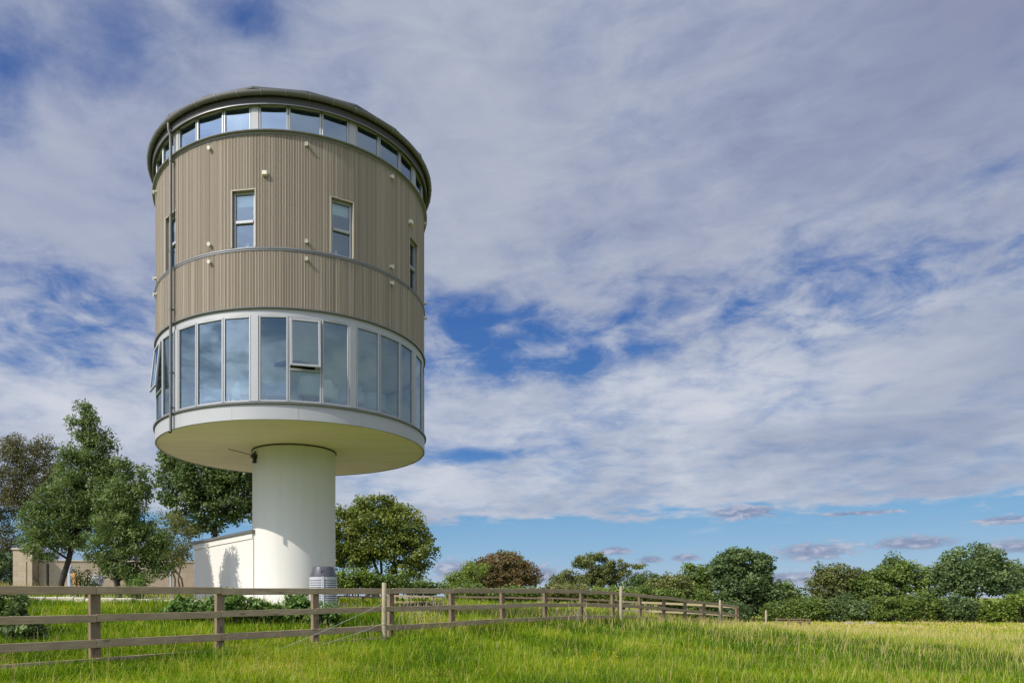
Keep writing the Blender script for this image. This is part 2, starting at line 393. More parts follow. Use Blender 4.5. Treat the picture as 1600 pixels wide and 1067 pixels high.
# ------------------------------------------------------------------ ground
CP = np.array([(0,0,-1.5),(-8,0,-1.4),(10,0,-1.55),(0,8,-1.14),(8,9,-1.25),(-6,7,-1.0),(13,15,-1.34),(16,20,-1.5),(20,25,-1.66),(26,22,-1.75),(18,12,-1.5),
  (-4.5,9.6,-.93),(-3.2,11.1,-.9),(-1.9,12.5,-.88),(-.5,14,-.87),(.8,15.5,-.87),(2.2,16.9,-.86),(3.5,18.4,-.85),(4.8,19.9,-.86),(6.1,21.3,-.89),(7.5,22.8,-.96),(8.8,24.3,-1.03),(10.1,25.7,-1.15),(11.5,27.2,-1.23),(12.8,28.7,-1.31),(14.1,30.1,-1.43),
  (17.7,34.5,-1.75),(-6,14,-.5),(-9,14,-.4),(-4,16,-.45),(-10,19,-.05),(-7,19,-.12),(-3.5,18.6,-.26),(-3.5,24,-.12),(-10,26,0),(-2,16,-.58),(2,22,-.66),(0,28,-.5),(5,35,-.5),(-5,40,-.25),(10,40,-.75),(5,60,-.7),(-10,60,-.25),(-16,20,0),(-14,30,0),
  (20,60,-1.9),(30,56,-2.0),(45,56,-2.1),(17,45,-1.9),(30,40,-2.05),(25,32,-1.95),(40,42,-2.1),(55,45,-2.1),(-25,10,-.6),(-25,40,0),(20,5,-1.6)], float)
def _tps():
    p = CP[:, :2]; n = len(p); r = np.linalg.norm(p[:, None]-p[None], axis=2)
    K = np.where(r > 0, r*r*np.log(r+1e-9), 0)+np.eye(n)*1.5
    Pm = np.c_[np.ones(n), p]; A = np.block([[K, Pm], [Pm.T, np.zeros((3,3))]])
    return np.linalg.solve(A, np.r_[CP[:, 2], 0, 0, 0])
TW = _tps()
def ground(X, Y):
    X = np.asarray(X, float); Y = np.asarray(Y, float); sh = X.shape; x = X.ravel(); y = Y.ravel(); out = np.empty(len(x))
    for i in range(0, len(x), 20000):
        xx = np.clip(x[i:i+20000], -30, 55); yy = np.clip(y[i:i+20000], -5, 65)
        r2 = (xx[:, None]-CP[None, :, 0])**2+(yy[:, None]-CP[None, :, 1])**2
        z = (.5*r2*np.log(r2+1e-12))@TW[:-3]+TW[-3]+TW[-2]*xx+TW[-1]*yy
        d = np.maximum(np.abs(xx-x[i:i+20000]), np.abs(yy-y[i:i+20000])); w = np.clip(d/60, 0, 1)
        out[i:i+20000] = z*(1-w)-1.7*w
    return (out+CAMZ).reshape(sh)
def gz(x, y): return float(ground(np.array([x]), np.array([y]))[0])
def vnoise(x, y, s, seed=0):
    r = np.random.default_rng(seed); T = r.random((64, 64)); u = np.asarray(x)*s; v = np.asarray(y)*s
    i = np.floor(u).astype(int); j = np.floor(v).astype(int); a = u-i; b = v-j; a = a*a*(3-2*a); b = b*b*(3-2*b)
    g = lambda p, q: T[p % 64, q % 64]
    return (g(i, j)*(1-a)+g(i+1, j)*a)*(1-b)+(g(i, j+1)*(1-a)+g(i+1, j+1)*a)*b
def ground_mat():
    def fn(g):
        v = oc(g); n = g.noise(v, .35, 5, .6); n2 = g.noise(v, 6, 5, .65)
        c = g.mixc(g.ss(n, .35, .7), (.16, .20, .02), (.25, .26, .045)); c = g.mixc(g.m('MULTIPLY', n2, .5), c, (.12, .12, .035))
        return principled(g, c, .95, 0, n2, .8, .08, .1)
    return mat('turf', fn)
def build_ground():
    xs = np.unique(np.concatenate([np.linspace(-1500, -40, 16), np.linspace(-40, 60, 168), np.linspace(60, 1500, 16)]))
    ys = np.unique(np.concatenate([np.linspace(-400, -6, 8), np.linspace(-6, 70, 128), np.linspace(70, 2500, 20)]))
    X, Y = np.meshgrid(xs, ys); Z = ground(X, Y); nx, ny = len(xs), len(ys)
    i, j = np.meshgrid(np.arange(nx-1), np.arange(ny-1)); a = (j*nx+i).ravel()
    o = np_mesh('ground', np.c_[X.ravel(), Y.ravel(), Z.ravel()], np.c_[a, a+1, a+nx+1, a+nx], mat=ground_mat(), smooth=True)
    tag(o, kind='structure')
build_ground()

def build_added_yard():  # pale gravel added round the tower to bounce light up to soffit and column
    def fn(g):
        v = oc(g); n = g.noise(v, 1.2, 5, .6); vo = g.n('ShaderNodeTexVoronoi'); g.put(vo.inputs['Vector'], v); vo.inputs['Scale'].default_value = 28
        c = g.mixc(vo.outputs['Color'], (.44, .38, .29), (.62, .56, .46)); c = g.mixc(g.m('MULTIPLY', n, .35), c, (.42, .38, .27))
        return principled(g, c, .95, 0, vo.outputs['Distance'], .8, .03, .15)
    m_ = mat('bounce_gravel', fn)
    th = np.linspace(0, 2*np.pi, 73)[:-1]; rr = np.linspace(0, 1, 14)
    cx, cy = -5.6, 22.6; X = []; Y = []
    for r in rr:
        w = 1+.05*np.sin(th*3+1)+.03*np.sin(th*7); X.append(cx+r*6.6*w*np.cos(th)); Y.append(cy+r*5.0*w*np.sin(th))
    X = np.concatenate(X); Y = np.concatenate(Y); Z = ground(X, Y)+.012
    q = []
    for i in range(13):
        for k in range(72): q.append((i*72+k, (i+1)*72+k, (i+1)*72+(k+1) % 72, i*72+(k+1) % 72))
    tag(np_mesh('added_gravel_yard', np.c_[X, Y, Z], q, mat=m_, smooth=True), kind='structure')
build_added_yard()

# ------------------------------------------------------------------ the tower
TC = (-3.563, 19.988); TR = 3.8; ZB = CAMZ
tower = thing('water_tower_house', 'tall round house on a white column, tan slatted drum ringed with glass', 'tower', (TC[0], TC[1], gz(*TC)))
def zr(v): return v+ZB
def ringpt(phi, r, z): a = R_(phi); return Vector((TC[0]+r*math.sin(a), TC[1]-r*math.cos(a), z))
def axes(phi): a = R_(phi); return Vector((math.cos(a), math.sin(a), 0)), Vector((math.sin(a), -math.cos(a), 0)), Vector((0,0,1))  # tangent, outward, up
zbase = gz(*TC)-.4
def build_tower():
    m = MB().lathe([(1.197, zbase), (1.197, zr(4.2))], TC, 128); m.build('column', M['render'], tower, 40)
    MB().lathe([(1.199, zr(4.20)), (1.225, zr(4.20)), (1.225, zr(4.236)), (1.0, zr(4.236))], TC, 128).build('black_joint', M['black'], tower, 40)  # thin black ring at the top of the column
    # slab with cream underside
    MB().lathe([(1.0, zr(4.236)), (3.79, zr(4.236)), (3.79, zr(4.30))], TC, 160).build('soffit', M['soffit'], tower, 30)
    # lower fascia in panels with open joints
    npan = 15
    for i in range(npan):
        a0 = 11.5+i*360/npan; pr = [(3.815, zr(4.222)), (3.815, zr(4.60)), (3.76, zr(4.60)), (3.76, zr(4.222))]
        MB().lathe(pr, TC, 14, a0+.03, a0+360/npan-.03, True).build('fascia_panel', M['fascia'], tower, 30)
    MB().lathe([(3.76, zr(4.605)), (3.85, zr(4.605)), (3.86, zr(4.585)), (3.865, zr(4.625)), (3.74, zr(4.66)), (3.70, zr(4.66))], TC, 160).build('drip_flashing', M['dark_alu'], tower, 30)
    MB().lathe([(.6, zr(4.63)), (3.74, zr(4.63))], TC, 96).build('floor', M['floor_in'], tower)
    MB().lathe([(3.72, zr(6.73)), (.6, zr(6.73))], TC, 96).build('ceiling', M['ceiling'], tower)
    MB().lathe([(.95, zr(4.63)), (.95, zr(6.73))], (TC[0]-.3, TC[1]+.9), 48).build('stair_core', M['interior'], tower, 40)
    # band above the lower windows
    MB().lathe([(3.70, zr(6.69)), (3.785, zr(6.69)), (3.785, zr(6.862)), (3.70, zr(6.862))], TC, 160).build('window_head_band', M['fascia'], tower, 30)
    MB().lathe([(3.70, zr(6.868)), (3.83, zr(6.868)), (3.835, zr(6.85)), (3.84, zr(6.88)), (3.70, zr(6.885))], TC, 160).build('cladding_drip', M['dark_alu'], tower, 30)
    # glazing: 30 bays of 12 degrees, a broad post every third
    PH0 = -4.
    def window(phi_c, z0, z1, r, opening, glass, left_wide, right_wide):
        t, n, u = axes(phi_c); half = r*math.tan(R_(6.)); c = ringpt(phi_c, r*math.cos(R_(3)), 0)
        l = -half+(.098 if left_wide else .004); rr = half-(.098 if right_wide else .004); fw = .042; dp = .07
        fr = MB()
        def bar(x0, x1, za, zb, d=dp, off=0.): return fr.box(c+t*((x0+x1)/2)+n*off+u*((za+zb)/2), (x1-x0, d, zb-za), (t, n, u), .006)
        bar(l, l+fw, z0, z1); bar(rr-fw, rr, z0, z1); bar(l+fw, rr-fw, z0, z0+fw); bar(l+fw, rr-fw, z1-fw, z1)
        zt = None
        if opening: zt = zr(5.42); bar(l+fw, rr-fw, zt-.03, zt+.03)
        o = fr.build('window', M['alu'], tower, 30)
        top = z1-fw if not opening else zt-.03
        def pane(za, zb, x0, x1, par, tilt=None):
            pts = [c+t*x0+u*za, c+t*x1+u*za, c+t*x1+u*zb, c+t*x0+u*zb]
            if tilt:
                hz, sa, ca = tilt
                pts = [c+t*(p-c).dot(t)+(n*.06)+u*(hz+((p-c).dot(u)-hz)*ca)+n*((hz-((p-c).dot(u)))*sa) for p in pts]
            return MB().add(pts, [(0,1,2,3)]).build('pane', glass, par)
        pane(z0+fw-.005, top+.005, l+fw-.005, rr-fw+.005, o)
        if opening:
            hz = z1-fw-.02; ang = R_(6.); sa, ca = math.sin(ang), math.cos(ang); u2 = u*ca-n*sa; n2 = n*ca+u*sa
            H = hz-(zt+.035); top_c = c+u*hz+n*.06; sm = MB(); sw = .055; x0, x1 = l+fw-.012, rr-fw+.012
            def sb(xa, xb, ha, hb): sm.box(top_c+t*((xa+xb)/2)-u2*((ha+hb)/2), (xb-xa, .05, hb-ha), (t, n2, u2), .006)
            sb(x0, x0+sw, 0, H); sb(x1-sw, x1, 0, H); sb(x0+sw, x1-sw, 0, sw); sb(x0+sw, x1-sw, H-sw, H)
            sa_o = sm.build('sash', M['alu'], o, 30)
            MB().add([top_c+t*(x0+sw-.005)-u2*(H-sw+.005), top_c+t*(x1-sw+.005)-u2*(H-sw+.005), top_c+t*(x1-sw+.005)-u2*(sw-.005), top_c+t*(x0+sw-.005)-u2*(sw-.005)], [(0,1,2,3)]).build('pane', glass, o)
            for x in (x0+.02, x1-.02): MB().tube([c+t*x+u*(zt+.3)+n*.03, top_c+t*x-u2*(H-.12)], .008, 6).build('stay_arm', M['dark_alu'], o)
    for k in range(30):
        pc = PH0+6+12*k; pcn = (pc+180) % 360-180
        op = abs(pcn-14) < 1 or abs(pcn+58) < 1
        window(pc, zr(4.645), zr(6.685), 3.76, op, M['glass'], k % 3 == 0, k % 3 == 2)
        window(pc, zr(11.075), zr(11.70), 3.745, False, M['glass_top'], k % 3 == 0, k % 3 == 2)
    for k in range(10):
        ph = PH0+36*k; t, n, u = axes(ph)
        MB().box(ringpt(ph, 3.755, zr(5.665)), (.185, .11, 2.035), (t, n, u), .006).build('broad_post', M['fascia'], tower, 30)
        MB().box(ringpt(ph, 3.74, zr(11.388)), (.185, .11, .62), (t, n, u), .006).build('broad_post', M['fascia'], tower, 30)
    # cladding: slats as real ribs, cut round the tall windows
    NS = 640; half_w = 4.05
    wins = [(-8.2+36*k if k != 2 else 67.5) for k in range(-1, 9)]
    ops = [(w-half_w, w+half_w) for w in wins]
    WZ0, WZ1 = zr(8.325), zr(9.665)
    def clad(name, z0, z1):
        V = []; Fq = []; tint = []; bv = MB()
        for i in range(NS):
            a = 360*i/NS-180; w = 360/NS
            spans = [(z0, z1)]
            for (p, q) in ops:
                if p < a+w/2 < q or p < a+w/2+360 < q or p < a+w/2-360 < q:
                    if z0 < WZ0-.02 < z1 or z0 < WZ1 < z1: spans = [s_ for s_ in ((z0, WZ0), (WZ1, z1)) if s_[1]-s_[0] > .03]
            tn = random.random()
            for (za, zb) in spans:
                b = len(V); g_ = .2*w; rj = random.uniform(-.004, .004)
                for (aa, r) in ((a+g_, 3.775), (a+g_*1.3, 3.80+rj), (a+w-g_*1.3, 3.80+rj), (a+w-g_, 3.775)):
                    p = ringpt(aa, r, za); V.append((p.x, p.y, za)); V.append((p.x, p.y, zb))
                for c_ in range(3):
                    Fq.append((b+2*c_, b+2*c_+2, b+2*c_+3, b+2*c_+1)); tint.append(tn)
                Fq.append((b+1, b+3, b+5, b+7)); tint.append(tn); Fq.append((b, b+6, b+4, b+2)); tint.append(tn)
                p0, p1 = ringpt(a, 3.776, 0), ringpt(a+w, 3.776, 0)
                bv.add([(p0.x, p0.y, za), (p1.x, p1.y, za), (p1.x, p1.y, zb), (p0.x, p0.y, zb)], [(0,1,2,3)])
        o = np_mesh(name, V, Fq, mat=M['clad'], parent=tower, attr={'tint': tint})
        bv.build('cladding_backing', M['clad_gap'], o)
    clad('cladding', zr(6.89), zr(8.222)); clad('cladding', zr(8.31), zr(10.985))
    MB().lathe([(3.75, zr(8.225)), (3.812, zr(8.225)), (3.815, zr(8.262)), (3.828, zr(8.265)), (3.828, zr(8.285)), (3.81, zr(8.30)), (3.75, zr(8.305))], TC, 160).build('mid_flashing', M['flash'], tower, 25)
    MB().lathe([(3.70, zr(10.985)), (3.81, zr(10.985)), (3.815, zr(11.01)), (3.88, zr(11.03)), (3.885, zr(11.05)), (3.72, zr(11.082)), (3.70, zr(11.082))], TC, 160).build('sill_flashing', M['flash'], tower, 25)
    # tall windows in deep reveals
    for w in wins:
        t, n, u = axes(w); hw = 3.79*math.sin(R_(half_w))+.012; c = ringpt(w, 3.70, 0); zc = (WZ0+WZ1)/2; hh = WZ1-WZ0
        fr = MB(); fw = .05
        def bar(m_, x0, x1, za, zb, d, off): m_.box(c+t*((x0+x1)/2)+n*off+u*((za+zb)/2), (x1-x0, d, zb-za), (t, n, u), .005)
        zt = WZ0+hh*.47
        bar(fr, -hw+.01, -hw+.01+fw, WZ0, WZ1, .07, -.02); bar(fr, hw-.01-fw, hw-.01, WZ0, WZ1, .07, -.02)
        bar(fr, -hw+.01+fw, hw-.01-fw, WZ0, WZ0+.035, .07, -.02); bar(fr, -hw+.01+fw, hw-.01-fw, WZ1-fw, WZ1, .07, -.02); bar(fr, -hw+.01+fw, hw-.01-fw, zt-.035, zt+.035, .09, -.01)
        o = fr.build('window', M['alu'], tower, 30)
        for za, zb in ((WZ0+.03, zt-.03), (zt+.03, WZ1-.045)):
            MB().add([c+t*(-hw+.05)-n*.02+u*za, c+t*(hw-.05)-n*.02+u*za, c+t*(hw-.05)-n*.02+u*zb, c+t*(-hw+.05)-n*.02+u*zb], [(0,1,2,3)]).build('pane', M['glass'], o)
        rv = MB()
        bar(rv, -hw-.035, -hw, WZ0-.01, WZ1+.035, .19, .005); bar(rv, hw, hw+.035, WZ0-.01, WZ1+.035, .19, .005); bar(rv, -hw, hw, WZ1, WZ1+.035, .19, .005)
        rv.build('reveal', M['clad_gap'] if False else M['vent_tan'], o, 30)
        MB().box(c-n*.12+u*(WZ1-.16), (2*hw-.06, .02, .24), (t, n, u)).build('blind', M['blind'], o)
    # storeys inside
    MB().lathe([(.6, zr(8.26)), (3.66, zr(8.26))], TC, 64).build('upper_floor', M['floor_in'], tower)
    MB().lathe([(3.70, zr(10.95)), (.6, zr(10.95))], TC, 64).build('upper_ceiling', M['interior'], tower)
    MB().lathe([(1.7, zr(8.26)), (1.7, zr(10.95))], TC, 48).build('inner_wall', M['interior'], tower, 40)
    MB().lathe([(.6, zr(11.06)), (3.66, zr(11.06))], TC, 64).build('loft_floor', M['floor_in'], tower)
    # eaves, gutter, roof
    MB().lathe([(3.70, zr(11.725)), (3.86, zr(11.645)), (3.876, zr(11.645)), (3.88, zr(11.80)), (3.70, zr(11.80))], TC, 160).build('eaves_board', M['eave'], tower, 30)
    MB().lathe([(3.855, zr(11.632)), (3.885, zr(11.632)), (3.885, zr(11.652)), (3.855, zr(11.652))], TC, 160, closed=True).build('eaves_trim', M['flash'], tower, 30)
    gp = [(3.952+.068*math.cos(R_(a)), zr(11.885)+.088*math.sin(R_(a))) for a in range(180, 361, 18)]
    gp += [(r-.008*math.copysign(1, r-3.952), z+.008) for r, z in gp[::-1]]
    gut = MB().lathe(gp, TC, 160, closed=True).build('gutter', M['pipe'], tower, 40)
    for k in range(44):
        ph = PH0+3+360*k/44; t, n, u = axes(ph); b = MB()
        pts = [ringpt(ph, 3.952+.074*math.cos(R_(a)), zr(11.885)+.094*math.sin(R_(a))) for a in range(180, 361, 30)]
        for p, q in zip(pts[:-1], pts[1:]):
            d = (q-p).normalized(); b.box((p+q)/2, (.026, (q-p).length+.004, .006), (t, d, t.cross(d)))
        b.build('gutter_bracket', M['flash'], gut)
    def roof_ring(rc, rm, z): return [ringpt(PH0+18*k, rc if k % 2 == 0 else rm, z) for k in range(20)]
    rr = MB(); a = roof_ring(3.99, 3.955, zr(11.935)); b = roof_ring(3.995, 3.96, zr(11.975)); i_ = roof_ring(3.7, 3.66, zr(11.90))
    apex = Vector((TC[0], TC[1], zr(12.55)))
    vs = i_+a+b+[apex]; fs = []
    for k in range(20):
        j = (k+1) % 20; fs += [(k, j, 20+j, 20+k), (20+k, 20+j, 40+j, 40+k), (40+k, 40+j, 60)]
    rr.add(vs, fs).build('roof', M['roof'], tower)
    MB().lathe([(3.69, zr(11.79)), (.05, zr(12.2))], TC, 64).build('loft_ceiling', M['interior'], tower)
    # downpipe
    ph = -41.2
    pp = [ringpt(ph, 3.952, zr(11.80)), ringpt(ph, 3.952, zr(11.66)), ringpt(ph, 3.90, zr(11.52)), ringpt(ph, 3.895, zr(11.3)), ringpt(ph, 3.895, zr(4.18)), ringpt(ph, 3.90, zr(4.14)), ringpt(ph, 3.925, zr(4.115))]
    d = MB().tube(pp, .038, 14, False).tube(pp, .032, 14, False).build('downpipe', M['pipe'], tower, 50)
    for z in (10.9, 9.55, 8.65, 7.2, 5.62, 4.75):
        MB().tube([ringpt(ph, 3.895, zr(z-.03)), ringpt(ph, 3.895, zr(z+.03))], .046, 14).box(ringpt(ph, 3.84, zr(z)), (.03, .1, .03), axes(ph)).build('pipe_clip', M['pipe'], d, 50)
    # round vent cowls in pairs, square outlets
    vz = {}
    for ph in (-62, -21.4, 14.3, 50, 86, 122, 158, 194, 230):
        for z in (10.80, 8.49, 8.07):
            t, n, u = axes(ph); b = MB(); c = ringpt(ph, 3.80, zr(z)); d_ = (n-u*.25).normalized()
            b.tube([c-n*.02, c+d_*.075], [.038, .038], 14, False); b.tube([c+d_*.075, c+d_*.09, c+d_*.088], [.038, .046, .03], 14, False)
            b.tube([c-n*.01, c+d_*.03], [.03, .03], 10)
            o = b.build('vent_cowl', M['vent'], tower, 40)
            MB().tube([c+d_*.05, c+d_*.06], .031, 12).build('vent_grille', M['black'], o)
    for ph, z in ((-.2, 10.02), (63.2, 10.02)):
        t, n, u = axes(ph); c = ringpt(ph, 3.83, zr(z))
        MB().box(c, (.12, .11, .10), (t, n, u), .01).build('square_outlet', M['vent'], tower)
    # aerial on the column
    ph = -52; t, n, u = axes(ph); c = ringpt(ph, 1.26, zr(3.93))
    ae = MB(); ae.box(c+u*.04, (.15, .16, .10), (t, n, u), .01).box(c-u*.06-n*.01, (.08, .08, .12), (t, n, u), .01).box(c+u*.1+t*.05, (.045, .05, .14), (t, n, u), .006).box(c+u*.09-t*.045, (.03, .05, .1), (t, n, u), .006).tube([c-u*.12, c-u*.145], [.05, .065], 10).box(c-n*.06, (.05, .1, .05), (t, n, u))
    o = ae.build('aerial_mount', M['black'], tower, 30)
    e0 = c+u*.06; e1 = P(356, 701, 19.1)
    MB().tube([e0, e1], .010, 8).build('aerial_rod', M['black'], o)
    # lean-to at the foot
    A = Vector((-4.62, 19.35, 0)); B = Vector((-7.12, 21.9, 0)); dv = (B-A).normalized(); nv = Vector((-dv.y, dv.x, 0));
    if nv.y > 0: nv = -nv
    zb = zbase; zA, zBt = zr(1.84), zr(1.70); back = -nv*2.2
    an = MB(); q = [A, B, B+back, A+back]; tops = [zA, zBt, zBt, zA]
    vs = [(p.x, p.y, zb) for p in q]+[(p.x, p.y, z) for p, z in zip(q, tops)]
    an.add(vs, [(0,4,5,1),(1,5,6,2),(2,6,7,3),(3,7,4,0)]); annex = an.build('annex', M['render'], tower)
    def strip(name, p0, p1, h0, h1, th, off, m_, over=0):
        d = (p1-p0).normalized(); b = MB(); vs = []
        for p, (za, zb_) in ((p0-d*over, h0), (p1+d*over, h1)):
            for s_ in (off, off+th):
                for z in (za, zb_): vs.append((p.x+nv.x*s_, p.y+nv.y*s_, z))
        b.add(vs, [(0,1,3,2),(4,6,7,5),(0,4,5,1),(2,3,7,6),(0,2,6,4),(1,5,7,3)]); return b.build(name, m_, annex)
    strip('verge_board', A+dv*.02, B, (zA-.17, zA-.002), (zBt-.17, zBt-.002), .022, .003, M['render'])
    cp = MB(); vs = []
    for p, z in ((A-dv*.08, zA), (B+dv*.12, zBt)):
        for s_ in (.07, -2.3):
            for dz in (.0, .075): vs.append((p.x+nv.x*s_, p.y+nv.y*s_, z+dz))
    cp.add(vs, [(0,1,3,2),(4,6,7,5),(0,4,5,1),(2,3,7,6),(0,2,6,4),(1,5,7,3)]).build('annex_roof', M['dark_alu'], annex)
M['vent_tan'] = plain('tan_reveal', (.33, .29, .23), .6, 0, .08)
build_tower()

# furniture seen behind the glass
def armchair(loc, rz, label, m_):
    t = thing('tub_chair', label, 'chair', loc, 'chairs behind the lower windows', rz)
    b = MB()
    n = 14; vs = []; fs = []
    for i in range(n+1):
        a = R_(-20+220*i/n); h = .80 if 3 < i < n-3 else .66
        for r, z in ((.30, .38), (.27, h-.03), (.30, h), (.345, h-.02), (.33, .36)): vs.append((r*math.cos(a), r*math.sin(a), z))
    for i in range(n):
        for k in range(4): fs.append((i*5+k, i*5+k+1, (i+1)*5+k+1, (i+1)*5+k))
    b.add(vs, fs); b.build('backrest', m_, t, 60, True)
    MB().lathe([(.0, .46), (.24, .46), (.29, .43), (.29, .33), (0, .33)], (0, 0), 20).build('seat', m_, t, 40, True)
    for sx in (-1, 1):
        for sy in (-1, 1): MB().tube([(sx*.17, sy*.17, .34), (sx*.22, sy*.22, 0)], [.02, .013], 8).build('leg', M['lamp_metal'], t, 40, True)
    return t
FZ = zr(4.632)
for i, (ph, r, rz, lab, m_) in enumerate([
    (-33, 2.95, 20, 'blue grey tub chair by the pane just right of the downpipe', 'fabric'), (-17, 2.7, 200, 'blue grey tub chair under the pendant lamp', 'fabric'), (-9, 3.05, 160, 'blue grey tub chair nearest the broad post under the pendant lamp', 'fabric'),
    (2, 2.95, 10, 'blue grey tub chair alone behind the pane left of the open window', 'fabric'), (17.5, 3.1, 190, 'cream tub chair behind the glass below the open window', 'fabric_w'), (25, 2.95, 170, 'cream tub chair just right of the open window', 'fabric_w'),
    (39, 3.0, 190, 'blue grey tub chair right of the third broad post', 'fabric'), (56, 2.9, 210, 'blue grey tub chair behind the panes at the shaded side of the drum', 'fabric')]):
    p = ringpt(ph, r, FZ); armchair(p, R_(rz), lab, M[m_])
def pendant(ph, r):
    p = ringpt(ph, r, zr(6.73)); t = thing('pendant_lamp', 'pendant lamp on a thin cord hanging behind the lower windows', 'lamp', p)
    MB().lathe([(0, p.z-.03), (.06, p.z-.03), (.06, p.z)], (p.x, p.y), 16).build('ceiling_rose', M['lamp_metal'], t, 40)
    MB().tube([p-Vector((0,0,.03)), p-Vector((0,0,.55))], .006, 6).tube([p-Vector((0,0,.55)), p-Vector((.07,0,1.0))], .005, 6).tube([p-Vector((0,0,.55)), p-Vector((-.07,0,1.0))], .005, 6).build('cord', M['lamp_metal'], t)
    b = MB()
    for k in range(8):
        a = math.pi*k/8; b.tube([p+Vector((.10*math.cos(a)*math.sin(q), .10*math.sin(a)*math.sin(q), -1.05+.10*math.cos(q))) for q in np.linspace(0, 2*math.pi, 17)], .004, 5)
    b.build('lamp_shade', M['lamp_metal'], t)
pendant(-14.5, 2.6)
for ph, lab in ((-8.2, 'small white ornament on the sill of the tall window left of centre'), (26.8, 'small white ornament on the sill of the tall window right of centre')):
    p = ringpt(ph, 3.52, zr(8.36)); MBo = MB().lathe([(0, p.z), (.05, p.z), (.07, p.z+.06), (.05, p.z+.13), (.02, p.z+.15), (.02, p.z+.2), (0, p.z+.2)], (p.x, p.y), 16)
    tag(MBo.build('ornament', M['fabric_w'], None, 50), lab, 'ornament')
    MB().box((p.x, p.y, p.z-.02), (.3, .3, .04), axes(ph)).build('sill_shelf', M['interior'], tower)

# ------------------------------------------------------------------ grey louvred bin at the column
def louvre_bin():
    c = P(505, 940, 18.1); z0 = gz(c.x, c.y)-.05; zt = zr((933-885)/F*18.1); t = thing('louvred_bin', 'grey round slatted bin with a dark tapered lid beside the white column', 'bin', (c.x, c.y, z0))
    zl = zr((933-901)/F*18.1); cc = (c.x, c.y)
    MB().lathe([(.30, zl), (.352, zl), (.352, zl+.03), (.285, zt-.02), (.26, zt), (0, zt+.005)], cc, 48).build('lid', M['bin_lid'], t, 30)
    b = MB(); b.lathe([(.31, z0), (.31, zl)], cc, 48).build('inner_drum', M['black'], t, 40)
    b = MB(); z = z0+.3
    b.lathe([(.335, z0), (.335, z0+.3), (.31, z0+.3)], cc, 48)
    while z < zl-.07:
        b.lathe([(.312, z+.012), (.345, z), (.345, z+.032), (.312, z+.046)], cc, 48, closed=True); z += .058
    b.lathe([(.312, zl-.07), (.348, zl-.07), (.348, zl), (.312, zl)], cc, 48, closed=True)
    o = b.build('louvres', M['bin_body'], t, 30)
    for k in range(4):
        a = 6+90*k; th = R_(a); n = Vector((math.sin(th), -math.cos(th), 0)); tt = Vector((math.cos(th), math.sin(th), 0))
        MB().box(Vector((c.x, c.y, (z0+zl)/2))+n*.335, (.08, .05, zl-z0-.004), (tt, n, Vector((0,0,1))), .01).build('rib', M['bin_body'], t)
    MB().box(Vector((c.x-.005, c.y-.335, (zl+zt)/2)), (.012, .02, (zt-zl)*.8), (Vector((1,0,0)), Vector((0,1,.3)).normalized(), Vector((0,-.3,1)).normalized())).build('lid_seam', M['black'], t)
louvre_bin()

# ------------------------------------------------------------------ fences
def box_mesh(name, size, m_, bevel=.004):
    mb = MB().box((0,0,0), size, None, bevel); me = bpy.data.meshes.new(name); me.from_pydata(mb.v, [], mb.f); me.materials.append(m_); return me
def fence(label, posts, rails, post_size, m_post, m_rail, post_drop=.3, rail_side=-1, group=None, name='wooden_fence', overhang=0., end_rail=True, rail_th=.038, split=2):
    """posts: list of (x, y, ztop); rails: list of (drop_from_top, height)"""
    root = thing(name, label, 'fence', (posts[0][0], posts[0][1], gz(posts[0][0], posts[0][1])), group); O = ORIGIN[root.name]
    def place(o, p, rot):
        o.matrix_local = Matrix.Translation(p-O) @ rot
    cache = {}
    for i, (x, y, zt) in enumerate(posts):
        j = min(i+1, len(posts)-1); k = max(i-1, 0); d = Vector((posts[j][0]-posts[k][0], posts[j][1]-posts[k][1], 0)).normalized(); n = Vector((-d.y, d.x, 0))
        if n.y > 0: n = -n
        zb = gz(x, y)-post_drop; h = zt-zb
        # posts are stood on end: local X is the grain
        me = box_mesh('post', (h, post_size[0], post_size[1]), m_post, .006)
        o = bpy.data.objects.new('post', me); COL.objects.link(o); o.parent = root
        rot = Matrix((Vector((0,0,1)), d, n)).transposed().to_4x4()
        lean = Matrix.Rotation(random.uniform(-.012, .012), 4, 'Y') @ Matrix.Rotation(random.uniform(-.012, .012), 4, 'X')
        place(o, Vector((x, y, (zt+zb)/2))-n*0, lean @ rot)
    for dr, hh in rails:
        for i in range(0, len(posts)-1):
            a = Vector(posts[i]); b = Vector(posts[i+1]); d = (b-a); L = d.length; d.normalize(); n = Vector((-d.y, d.x, 0)).normalized()
            if n.y > 0: n = -n
            u = n.cross(d); u = u if u.z > 0 else -u
            me = box_mesh('rail', (L-.004, hh, rail_th), m_rail)
            o = bpy.data.objects.new('rail', me); COL.objects.link(o); o.parent = root
            mid = (a+b)/2+Vector((0,0,-dr-hh/2+random.uniform(-.009, .009)))+n*(post_size[1]/2+rail_th/2+.001)*(-rail_side)
            place(o, mid, Matrix((d, u, d.cross(u))).transposed().to_4x4() @ Matrix.Rotation(random.uniform(-.005, .005), 4, 'Z') @ Matrix.Rotation(random.uniform(-.05, .05), 4, 'X'))
    return root
